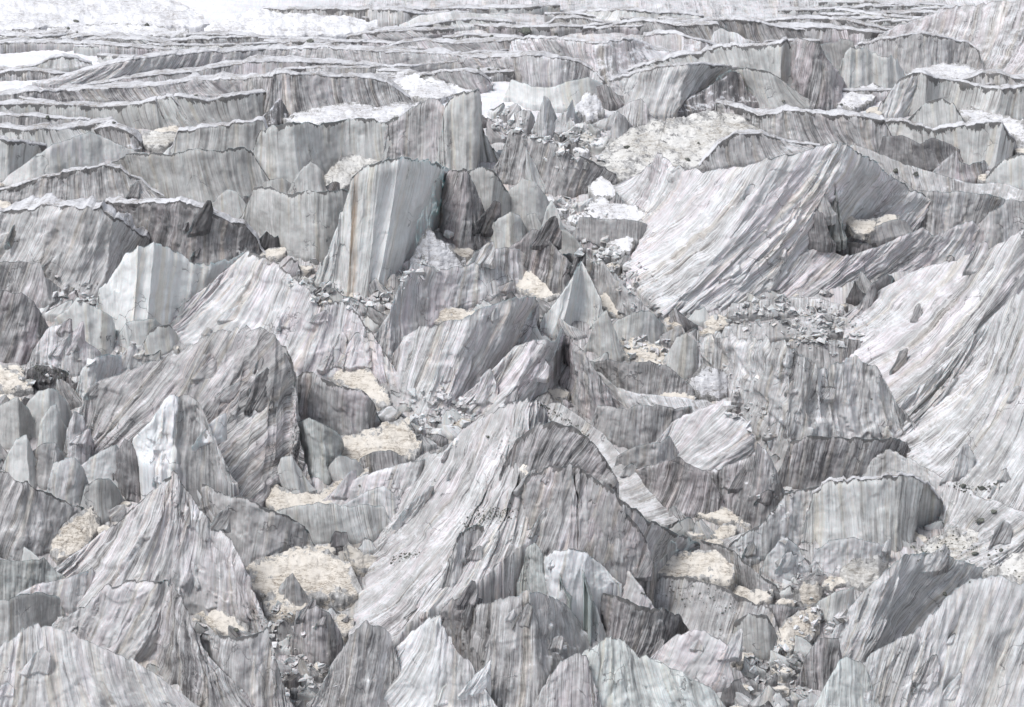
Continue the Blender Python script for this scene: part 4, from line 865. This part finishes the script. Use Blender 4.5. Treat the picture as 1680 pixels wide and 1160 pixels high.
ice_fin|thin turquoise sliver in the crack of the cracked front face|df=118 t=b k=.93 lum=.42 blu=1 nf=1|942,786,943,846;948,782,950,872;955,806,956,866;958,830,959,856
'''
for line in DATA.strip().splitlines():
    nm, lb, op, rb = line.split('|')
    o = dict(x.split('=') if '=' in x else (x, '1') for x in op.split())
    build(nm, lb, o, rb)

# the many low crevasse lips that cross the upper basin
cr = random.Random(8)
for i in range(58):
    y0 = 4 + 160 * cr.random() ** 1.5; x0 = cr.uniform(-60, 1600); ln = cr.uniform(90, 380) * (.6 + y0 / 170); hgt = (2.5 + y0 * .045) * cr.uniform(.7, 1.5)
    if y0 < 48 and x0 < 330: continue
    n_ = int(ln / 40) + 3; tl = cr.uniform(-.05, .05); ph = cr.uniform(0, 6); rb = []
    for k in range(n_):
        u = k / (n_ - 1.0); yy = y0 + (u - .5) * ln * tl + math.sin(ph + u * 5) * hgt * .5 + cr.uniform(-1, 1)
        h = hgt * math.sin(math.pi * (.06 + .88 * u)) ** .6 * cr.uniform(.75, 1.2) + .6
        rb.append('%.1f,%.1f,%.1f,%.1f' % (x0 + u * ln, yy, x0 + u * ln + cr.uniform(-2, 2), yy + h))
    tn = cr.choice('gpc')
    bo = build('ice_ridge', 'low thin crevasse lip among the many crossing the upper glacier', dict(t=tn, k=.9, cap=cr.uniform(1.5, 4), x=.3, dirt=cr.uniform(.3, 1.0), nf=1), ';'.join(rb))
    bo['group'] = 'low crevasse lips of the upper glacier'

# ------------------------------------------------------------------ glacier floor
def floor_axis(fine_lo, fine_hi, step, lo, hi):
    a = np.arange(fine_lo, fine_hi, step)
    g = [fine_hi]; s = step
    while g[-1] < hi: s *= 1.35; g.append(g[-1] + s)
    h = [fine_lo]; s = step
    while h[-1] > lo: s *= 1.35; h.append(h[-1] - s)
    return np.concatenate([h[:0:-1], a, g])


# the ice between the seracs rises towards their feet: a soft apron taken from what stands on it
GX0, GY0, GS = -240.0, 380.0, 1.5
GW, GH = 320, 320
hmap = np.zeros((GH, GW))
for q in BV:
    ix = ((q[:, 0] - GX0) / GS).astype(int); iy = ((q[:, 1] - GY0) / GS).astype(int)
    ok = (ix >= 0) & (ix < GW) & (iy >= 0) & (iy < GH)
    np.maximum.at(hmap, (iy[ok], ix[ok]), np.clip(q[ok, 2] - slope_z(q[ok, 1]), 0, 22))
kk = np.hanning(11)[1:-1]; kk /= kk.sum()
for ax in (0, 1):
    hmap = np.apply_along_axis(lambda r: np.convolve(r, kk, 'same'), ax, hmap)


def floor_z(x, y):
    p = v3(x, y)
    fx = np.clip((x - GX0) / GS, 0, GW - 1.001); fy = np.clip((y - GY0) / GS, 0, GH - 1.001)
    i, j = fy.astype(int), fx.astype(int); a, b = fy - i, fx - j
    h = (hmap[i, j] * (1 - a) * (1 - b) + hmap[i, j + 1] * (1 - a) * b + hmap[i + 1, j] * a * (1 - b) + hmap[i + 1, j + 1] * a * b)
    edge = FADE(y, 380, 400) * (1 - FADE(y, 830, 855)) * FADE(x, -238, -220) * (1 - FADE(x, 220, 238))
    far = FADE(y, 606, 640)
    z = slope_z(y) - 2.2 + h * .24 * edge * (1 - far)
    z = z + fbm(p / 22.0, 3) * 1.2 + ridged(v3(x / 5.0, y / 9.0, 3), 3) * 1.0 * (1 - far) + ridged(v3(x / 1.7, y / 2.6, 8), 2) * .35
    crev = ridged(v3(x / 60.0, y / 8.5, 15), 3)
    return z + far * (np.clip(crev, -.5, .8) * 1.3) * (1 - FADE(y, 900, 1100)) + FADE(y, 700, 1500) * fbm(p / 160.0, 3) * 12


xs = floor_axis(-180, 180, .7, -6000, 6000)
ys = floor_axis(400, 830, .7, -400, 9000)
X, Y = np.meshgrid(xs, ys)
Z = floor_z(X, Y)
fv = np.stack([X, Y, Z], -1).reshape(-1, 3)
ff = grid_faces(len(ys), len(xs), 0, True)
nfv = len(fv); fx_, fy_ = fv[:, 0], fv[:, 1]
farv = FADE(fy_, 600, 650)
fat = {'st': np.stack([fx_, fy_ * 1.1, np.full(nfv, 3.3)], -1), 'edge': np.full(nfv, 9.0), 'lum': .5 + .06 * farv, 'con': np.full(nfv, .55),
       'pnk': .4 + 0 * fx_, 'cln': 0 * fx_, 'dst': -.22 + farv * (1.0 - .72 * FADE(fx_, -95, -20) * FADE(fy_, 640, 690)), 'drt': 0 * fx_, 'blu': 0 * fx_}
gm = mesh_from('glacier_floor', fv, [ff], ICE, fat)
go = link('glacier_floor', gm); go['kind'] = 'structure'
BV.append(fv); BF.append(ff + BN[0]); BN[0] += len(fv)

# ------------------------------------------------------------------ broken fins of ice that fill the gaps between the big ones
def tree(): return BVHTree.FromPolygons(np.concatenate(BV).tolist(), np.concatenate(BF).tolist())


T0 = tree(); fl0 = BN[0] - len(fv)
fr = random.Random(3); gaps = []
nfl = sum(len(f) for f in BF[:-1])
for gy in range(176, 1175, 15):
    for gx in range(-10, 1695, 17):
        px = gx + fr.uniform(-8, 8); py = gy + fr.uniform(-7, 7)
        loc, nor, idx, dist = T0.ray_cast(Vector((0, 0, CAMH)), Vector(rays(np.array(px), np.array(py))).normalized())
        if idx is not None and idx >= nfl and all((px - a) ** 2 + ((py - b) * 1.3) ** 2 > 21 ** 2 for a, b in gaps):
            gaps.append((px, py))
# scraps of old snow caught in the hollows
fr.shuffle(gaps)
cut = int(len(gaps) * .30)
for px, py in gaps[:cut]:
    w_ = fr.uniform(14, 46); h_ = w_ * fr.uniform(.18, .42); n_ = 6; rb = []
    tilt = fr.uniform(-.18, .18); sk = fr.uniform(-.4, .4) * w_
    for k in range(n_):
        u = k / (n_ - 1.0); a = math.sin(math.pi * (.08 + .84 * u)) ** .7
        yy = py + (u - .5) * w_ * tilt + 4
        rb.append('%.1f,%.1f,%.1f,%.1f' % (px + (u - .5) * w_ + sk * .4, yy - h_ * a * fr.uniform(.4, .9), px + (u - .5) * w_, yy + h_ * a * fr.uniform(.3, .8) + 1))
    up_ = py < 430 and 780 < px < 1260
    bo = build('snow_patch', 'small scrap of whitish snow caught between broken ice in the upper gullies' if up_ else 'small scrap of dusty tan snow caught between the seracs',
               dict(t='s' if up_ and fr.random() < .6 else 't', lum='.7' if up_ else '.5', k=.5), ';'.join(rb))
    bo['group'] = 'small scraps of whitish snow' if up_ else 'small scraps of tan snow'
for px, py in gaps[cut:][:170]:
    w_ = fr.uniform(16, 48); h_ = w_ * fr.uniform(.45, .95); fy = py + h_ * fr.uniform(.25, .5)
    n_ = fr.choice((4, 5, 6)); ls = fr.uniform(-.6, .6) * w_; pk = fr.uniform(.2, .8); rb = []
    for k in range(n_):
        u = k / (n_ - 1.0)
        hh = h_ * (1 - (abs(u - pk) / max(pk, 1 - pk)) ** fr.choice((.8, 1, 1.4)) * fr.uniform(.7, 1)) * fr.uniform(.75, 1.1) + 2
        bx = px + (u - .5) * w_; bow = math.sin(u * math.pi) * 3
        rb.append('%.1f,%.1f,%.1f,%.1f' % (px + (u - .5) * w_ * .8 + ls * hh / h_, fy + bow - hh, bx, fy + bow))
    tn = fr.choice('gcwgcpd')
    bo = build('ice_fin', 'small broken ice fin wedged in a gap between the larger seracs', dict(t=tn, k=fr.uniform(.72, .92), jag=1.6, dirt=fr.uniform(0, .8), x=fr.uniform(.1, .4), lum=TONES[tn][0] + fr.uniform(-.08, .08)), ';'.join(rb))
    bo['group'] = 'small broken ice fins in the gaps'

# flakes that have half split off the larger faces
import bisect
T1 = tree(); starts = [r[0] for r in REG]; nfaces = sum(len(f) for f in BF)
fk = random.Random(31); done = 0; spots = []
while done < 95 and len(spots) < 4000:
    px, py = fk.uniform(0, 1680), fk.uniform(300, 1160); spots.append(0)
    loc, nor, idx, dist = T1.ray_cast(Vector((0, 0, CAMH)), Vector(rays(np.array(px), np.array(py))).normalized())
    if idx is None or idx < starts[0]: continue
    r = REG[bisect.bisect_right(starts, idx) - 1]
    if r[2] is None or r[1] in 'cb' or nfl <= idx < nfl + len(ff): continue
    w_ = fk.uniform(14, 52); h_ = w_ * fk.uniform(.5, 1.5)
    dfd = float(np.interp(loc.y, _RY[::-1], _RT[::-1])) - py
    if dfd < -2: continue
    lean = fk.uniform(.1, .55) * h_ * (1 if r[3] > .1 else fk.choice((-.4, .4))); n_ = fk.choice((4, 5, 6)); pk = fk.uniform(.3, .95); rb = []
    for k in range(n_):
        u = k / (n_ - 1.0)
        hh = h_ * max(.1, 1 - abs(u - pk) * fk.uniform(.7, 1.3))
        yy = py + (u - .5) * w_ * fk.uniform(-.25, .1)
        rb.append('%.1f,%.1f,%.1f,%.1f' % (px + (u - .5) * w_ * .8 + lean * hh / h_, yy - hh, px + (u - .5) * w_, yy + fk.uniform(0, 4)))
    bo = build('ice_fin', 'half detached flake of ice clinging to the face of a larger serac', dict(t=r[1], k=fk.uniform(.75, .95), df=dfd + fk.uniform(-.5, 2), sk=1.0, nf=1, jag=1.5, lum=r[2] + fk.uniform(-.1, .06), con=r[4], pnk=r[5], sh=r[3], dirt=fk.uniform(0, .35)), ';'.join(rb))
    bo['group'] = 'half detached flakes of ice'; done += 1

# ------------------------------------------------------------------ small things resting on what is built
TREE = tree()


def hit(px, py):
    d = rays(np.array(px), np.array(py))
    loc, nor, idx, dist = TREE.ray_cast(Vector((0, 0, CAMH)), Vector(d).normalized())
    return loc, nor


def chunk(name, seed, mat, flat=(1, 1, 1), npts=8, cuts=2):
    import bmesh
    r = np.random.RandomState(seed)
    bm = bmesh.new()
    for p in r.normal(size=(npts, 3)):
        p = p / np.linalg.norm(p) * r.uniform(.75, 1.05) * np.array(flat)
        bm.verts.new(p)
    res = bmesh.ops.convex_hull(bm, input=bm.verts)
    bmesh.ops.delete(bm, geom=[g for g in res['geom_interior'] if isinstance(g, bmesh.types.BMVert)], context='VERTS')
    bmesh.ops.bevel(bm, geom=list(bm.edges), offset=.03, segments=1, affect='EDGES', profile=.5)
    bmesh.ops.triangulate(bm, faces=bm.faces)
    bmesh.ops.subdivide_edges(bm, edges=bm.edges, cuts=cuts, use_grid_fill=True)
    co = np.array([v.co for v in bm.verts])
    dn = fbm(co * 2.2 + seed, 4) * .09
    for v, d in zip(bm.verts, dn): v.co *= 1 + d
    me = bpy.data.meshes.new(name); bm.to_mesh(me); bm.free()
    n = len(me.vertices)
    me.polygons.foreach_set('use_smooth', np.full(len(me.polygons), False))
    if mat is ICE:
        c = np.zeros(n * 3, np.float32); me.vertices.foreach_get('co', c); c = c.reshape(-1, 3)
        a = me.attributes.new('st', 'FLOAT_VECTOR', 'POINT'); a.data.foreach_set('vector', (c * 2 + seed).astype(np.float32).ravel())
        vals = dict(zip(('lum', 'con', 'pnk', 'cln', 'dst', 'blu'), TONES['gwcdgwcpbc'[seed % 10]])); vals.update(drt=0.0, edge=9.0)
        vals['dst'] = .45; vals['lum'] += .06
        for k, v in vals.items():
            b = me.attributes.new(k, 'FLOAT', 'POINT'); b.data.foreach_set('value', np.full(n, v, np.float32))
    me.materials.append(mat)
    return me


# rocks: (px, py, width px, label)
ROCKS = [(125, 35, 11, 'dark rock alone in the far smooth snowfield'), (65, 47, 6, 'tiny dark rock leftmost in the far snowfield'),
         (112, 47, 9, 'small dark rock between two others at the snowfield edge'), (242, 42, 14, 'flat dark rock on the swell below the far snowfield'),
         (126, 53, 5, 'pebble-like dark rock just under the snowfield edge'),
         (509, 69, 16, 'big dark boulder of a pair in white snow, left of top centre'), (493, 73, 8, 'small companion rock beside the big dark boulder'),
         (806, 60, 10, 'dark pointed rock on white snow at the top centre'), (862, 53, 26, 'largest dark green boulder at the top, right of centre'),
         (912, 57, 10, 'thin flat rock right of the largest dark green boulder'),
         (78, 193, 12, 'green-grey rock on the stepped left ledge'), (187, 202, 10, 'dark rock on the snow hump above the cream patch'),
         (322, 157, 8, 'small dark rock on the rim of the curtain slab'),
         (784, 113, 7, 'dark rock, left one of three on a snow edge'), (802, 114, 8, 'dark rock, middle one of three on a snow edge'), (817, 115, 8, 'brown rock, right one of three on a snow edge'),
         (691, 127, 9, 'brownish rock at the head of the white snow ramp'),
         (1028, 242, 14, 'dark shaggy rock on the cream snow apron'), (1128, 262, 12, 'dark green block behind the huge streaked slope'),
         (1146, 235, 8, 'green-grey rock on the upper edge of the snow apron'),
         (1470, 281, 16, 'greenish flat rock in the dusty crumpled wall'), (1504, 286, 14, 'tan green rock near the small pink pyramid'),
         (1285, 166, 8, 'black stone at the foot of the brown-streaked slab'), (1380, 172, 8, 'small black stone in front of the white snow tongue'),
         (800, 717, 11, 'moss green stone on the vast diagonal slope'), (1608, 855, 20, 'green mossy boulder on the speckled shelf, lower right'),
         (1630, 840, 14, 'grey boulder behind the green mossy boulder'), (1550, 975, 14, 'olive stone stuck in the bright streaked cliff'),
         (1642, 903, 12, 'dark flat stone near the right edge of the speckled shelf'), (1622, 911, 8, 'rust brown stone on the speckled shelf'),
         (1600, 909, 14, 'dark wide stone in the middle of the speckled shelf'),
         (387, 1034, 14, 'dark green stone at the tip of the right-hand tan tongue'), (590, 797, 7, 'black stone on the pinkish pale slab'),
         (1580, 798, 16, 'black stone pile at the foot of the bright blue-streaked slope'), (1612, 801, 14, 'black stone right of the stone pile under the blue-streaked slope'),
         (1430, 655, 6, 'dark pebble high on the columned wall'), (737, 385, 22, 'ROSE')]
rock_mesh = [chunk('boulder', 100 + k, ROCK, (1.0, .8, .55), 16, 2) for k in range(6)]
rose = chunk('ice_block', 12, ICE, (1, .9, .9), 14, 3)
for k, (px, py, w, lb) in enumerate(ROCKS):
    loc, nor = hit(px, py)
    if loc is None: continue
    s = w * .5 * (loc.y / FPX / CP)
    if lb == 'ROSE':
        o = link('ice_block', rose); o['label'] = 'pinkish angular ice block lodged above the white-blue crumbly cluster'
        o['category'] = 'ice block'; o['group'] = GROUPS['ice_block']
        o.location = loc + Vector((0, -.4, .2)); o.scale = (s * 1.05,) * 3; o.rotation_euler = (.3, .5, 1.0)
        continue
    o = link('boulder', rock_mesh[k % 6])
    o.location = loc + Vector((0, -s * .15, s * .15)); o.scale = (s, s * 1.0, s * 1.05)
    o.rotation_euler = (0, 0, (k * 2.4) % 6.28)
    o['label'] = lb; o['category'] = 'rock'; o['group'] = 'rocks lying on the glacier'

# dark grit and stones that melt out of the ice and lie in strips on it
GRIT = [('dark gravel strewn on top of the rubble-capped block in the lower centre', [(765, 862, 14), (800, 846, 16), (842, 838, 12)], 330),
        ('thin trail of gravel across the foot of the vast diagonal slope', [(640, 922, 7), (690, 906, 6)], 110),
        ('gravel trail along the top of the shaded central bowl', [(885, 662, 5), (915, 680, 6), (950, 705, 6), (965, 716, 5)], 150),
        ('gravel scattered over the speckled shelf in the lower right', [(1500, 905, 20), (1560, 890, 26), (1650, 920, 36)], 260),
        ('black grit covering the dark block near the left edge', [(48, 606, 10), (80, 610, 14), (108, 616, 9)], 240),
        ('dark grit at the foot of the bright blue-streaked slope', [(1560, 795, 6), (1600, 803, 9), (1640, 795, 6)], 140),
        ('fine gravel on the debris-flecked terrace in the lower right', [(1060, 975, 16), (1130, 975, 24), (1200, 1000, 24)], 160)]
gr = random.Random(21)
OCT = np.array([(-1, -1, -1), (1, -1, -1), (1, 1, -1), (-1, 1, -1), (-1, -1, 1), (1, -1, 1), (1, 1, 1), (-1, 1, 1)], float) * .72
OF = np.array([(0, 3, 2), (0, 2, 1), (4, 5, 6), (4, 6, 7), (0, 1, 5), (0, 5, 4), (1, 2, 6), (1, 6, 5), (2, 3, 7), (2, 7, 6), (3, 0, 4), (3, 4, 7)])
for lb, pts, cnt in GRIT:
    vs, fs = [], []
    for k in range(cnt):
        f = gr.random() * (len(pts) - 1); i = int(f); f -= i; a, b = pts[i], pts[i + 1]; w_ = a[2] * (1 - f) + b[2] * f
        px = a[0] * (1 - f) + b[0] * f + gr.gauss(0, .6) * w_; py = a[1] * (1 - f) + b[1] * f + gr.gauss(0, .45) * w_
        loc, nor = hit(px, py)
        if loc is None: continue
        s = .045 + .14 * gr.random() ** 3
        q = OCT * np.array([gr.uniform(.6, 1.4), gr.uniform(.6, 1.3), gr.uniform(.5, 1)]) * s + np.array([[gr.gauss(0, .2) * s for _ in range(3)] for _ in range(8)])
        c, s_ = math.cos(k), math.sin(k)
        q = np.stack([q[:, 0] * c - q[:, 1] * s_, q[:, 0] * s_ + q[:, 1] * c, q[:, 2]], 1)
        fs.append(OF + len(vs) * 8); vs.append(q + np.array(loc) + np.array(nor) * s * .2)
    go_ = link('gravel', mesh_from('gravel', np.concatenate(vs), fs, ROCK, None, False))
    go_['kind'] = 'stuff'; go_['label'] = lb; go_['category'] = 'gravel'

# ice rubble: gully centre lines (px, py, half width px), count, block size px
GULLY = [
    ('ice rubble at the head of the central gully', 'small pale ice block in the rubble at the head of the central gully', [(820, 190, 22), (880, 240, 28), (940, 270, 20), (960, 215, 30)], 40, (7, 17)),
    ('ice rubble around the white snow steps', 'small ice block in the rubble around the white snow steps', [(930, 330, 22), (960, 400, 26), (1000, 440, 24), (1040, 480, 20)], 40, (7, 16)),
    ('ice rubble below the needle peak', 'small ice block in the rubble right of the needle peak', [(1010, 520, 25), (1080, 560, 28), (1140, 610, 26), (1210, 650, 22), (1260, 720, 24)], 50, (8, 20)),
    ('ice rubble at the foot of the tall curtain', 'small ice block in the rubble at the foot of the tall pale curtain', [(490, 450, 22), (560, 490, 24), (640, 480, 20), (690, 440, 18)], 32, (8, 18)),
    ('ice rubble in the brownish cave', 'small ice block in the brownish rubble hollow left of the striped pyramid', [(690, 690, 20), (730, 670, 34), (760, 650, 24)], 24, (8, 20)),
    ('ice rubble at the bottom of the left gully', 'small ice block in the rubble at the bottom of the lower left gully', [(450, 1010, 16), (480, 1060, 36), (520, 1100, 44), (500, 1150, 60)], 40, (8, 20)),
    ('ice rubble under the fan-ribbed cliff', 'small ice block in the jumble under the fan-ribbed cliff', [(1270, 780, 22), (1290, 930, 24), (1320, 970, 34), (1370, 1000, 26), (1300, 1085, 40), (1240, 1100, 40), (1330, 1140, 40)], 56, (9, 22)),
    ('ice rubble by the left cliff', 'small ice block in the rubble below the left cliff', [(90, 480, 14), (150, 480, 16), (220, 570, 20), (40, 625, 16)], 18, (7, 15)),
    ('ice rubble on the terrace of the big slope', 'small ice block on the rubble terrace above the columned wall', [(1200, 520, 20), (1300, 510, 26), (1380, 540, 24), (1290, 560, 26)], 30, (7, 15)),
]
ice_mesh = [chunk('ice_block', 20 + k, ICE, [(1, .7, .6), (1, .6, 1.2), (.9, .7, .8), (1.4, .5, .5)][k % 4], 7 + k % 3, 2) for k in range(12)]
rr = random.Random(5)
for grp, lb, pts, cnt, (s0, s1) in GULLY:
    for k in range(int(cnt * 1.9)):
        f = rr.random() * (len(pts) - 1); i = int(f); f -= i
        a, b = pts[i], pts[i + 1]
        w = a[2] * (1 - f) + b[2] * f
        px = a[0] * (1 - f) + b[0] * f + rr.gauss(0, .55) * w; py = a[1] * (1 - f) + b[1] * f + rr.gauss(0, .5) * w
        loc, nor = hit(px, py)
        if loc is None or nor.z < .4: continue
        s = (s0 + (s1 - s0) * rr.random() ** 2) * .5 * (loc.y / FPX / CP)
        o = link('ice_block', ice_mesh[rr.randrange(12)])
        o.location = loc + Vector((0, -s * .2, s * .1)); o.scale = (s * rr.uniform(.8, 1.3), s, s * rr.uniform(.7, 1.2))
        o.rotation_euler = (rr.uniform(-.7, .7), rr.uniform(-.7, .7), rr.uniform(0, 6.28))
        o['label'] = lb; o['category'] = 'ice block'; o['group'] = grp

# crushed ice between the blocks: countless chips, one heap for each gully
TET = np.array([(1, 1, 1), (-1, -1, 1), (-1, 1, -1), (1, -1, -1), (.9, -.8, .9), (-.9, .9, .8)], float)
for grp, lb, pts, cnt, (s0, s1) in GULLY:
    vs, fs, lm = [], [], []
    for k in range(cnt * 15):
        f = rr.random() * (len(pts) - 1); i = int(f); f -= i
        a, b = pts[i], pts[i + 1]; w = a[2] * (1 - f) + b[2] * f
        px = a[0] * (1 - f) + b[0] * f + rr.gauss(0, .8) * w; py = a[1] * (1 - f) + b[1] * f + rr.gauss(0, .7) * w
        loc, nor = hit(px, py)
        if loc is None or nor.z < .45: continue
        s = .10 + .75 * rr.random() ** 3
        q = OCT * np.array([rr.uniform(.6, 1.5), rr.uniform(.6, 1.3), rr.uniform(.5, 1.1)]) * s + np.array([[rr.gauss(0, .36) * s for _ in range(3)] for _ in range(8)])
        c, s_ = math.cos(k * 1.7), math.sin(k * 1.7)
        q = q @ np.array(Matrix.Rotation(k * 2.1, 3, 'X') @ Matrix.Rotation(k * 1.3, 3, 'Y'))
        q = np.stack([q[:, 0] * c - q[:, 1] * s_, q[:, 0] * s_ + q[:, 1] * c, q[:, 2] * .8], 1)
        fs.append(OF + len(vs) * 8); vs.append(q + np.array(loc) + np.array(nor) * s * .3); lm.append(rr.choice((.36, .5, .56, .62, .68, .72, .8)))
    vs = np.concatenate(vs); n = len(vs)
    at = {'st': vs * .8, 'lum': np.repeat(lm, 8), 'edge': np.full(n, 9.0), 'dst': np.full(n, .15)}
    for k_, v_ in (('con', .4), ('pnk', .2), ('cln', .3), ('drt', 0.), ('blu', .05)): at[k_] = np.full(n, v_)
    io = link('crushed_ice', mesh_from('crushed_ice', vs, fs, ICE, at, False))
    io['kind'] = 'stuff'; io['category'] = 'ice rubble'; io['label'] = 'crushed ice chips among the ' + grp

# ------------------------------------------------------------------ light
w = bpy.data.worlds.new("World"); scene.world = w; w.use_nodes = True
nt = w.node_tree; bg = nt.nodes['Background']
sky = nt.nodes.new('ShaderNodeTexSky'); sky.sky_type = 'NISHITA'; sky.sun_disc = False
SUN_EL, SUN_AZ = math.radians(58), math.radians(-128)      # azimuth measured from +Y (away from the camera) towards +X
sky.sun_elevation = SUN_EL; sky.sun_rotation = SUN_AZ
sky.air_density = 1.0; sky.dust_density = 6.0; sky.ozone_density = .6; sky.altitude = 3500
hs = nt.nodes.new('ShaderNodeHueSaturation'); hs.inputs['Saturation'].default_value = .3
nt.links.new(sky.outputs[0], hs.inputs['Color']); nt.links.new(hs.outputs[0], bg.inputs['Color'])
bg.inputs['Strength'].default_value = .105
sd_ = bpy.data.lights.new('sun', 'SUN'); sd_.energy = 1.7; sd_.angle = math.radians(20); sd_.color = (1.0, .985, .97)
so = bpy.data.objects.new('sun', sd_); COL.objects.link(so)
dirv = Vector((math.sin(SUN_AZ) * math.cos(SUN_EL), math.cos(SUN_AZ) * math.cos(SUN_EL), math.sin(SUN_EL)))
so.rotation_euler = dirv.to_track_quat('Z', 'Y').to_euler(); so.location = dirv * 900
scene.view_settings.view_transform = 'Standard'; scene.view_settings.look = 'None'
scene.view_settings.exposure = 1.02; scene.view_settings.gamma = 1.0
scene.cycles.max_bounces = 5; scene.cycles.diffuse_bounces = 2
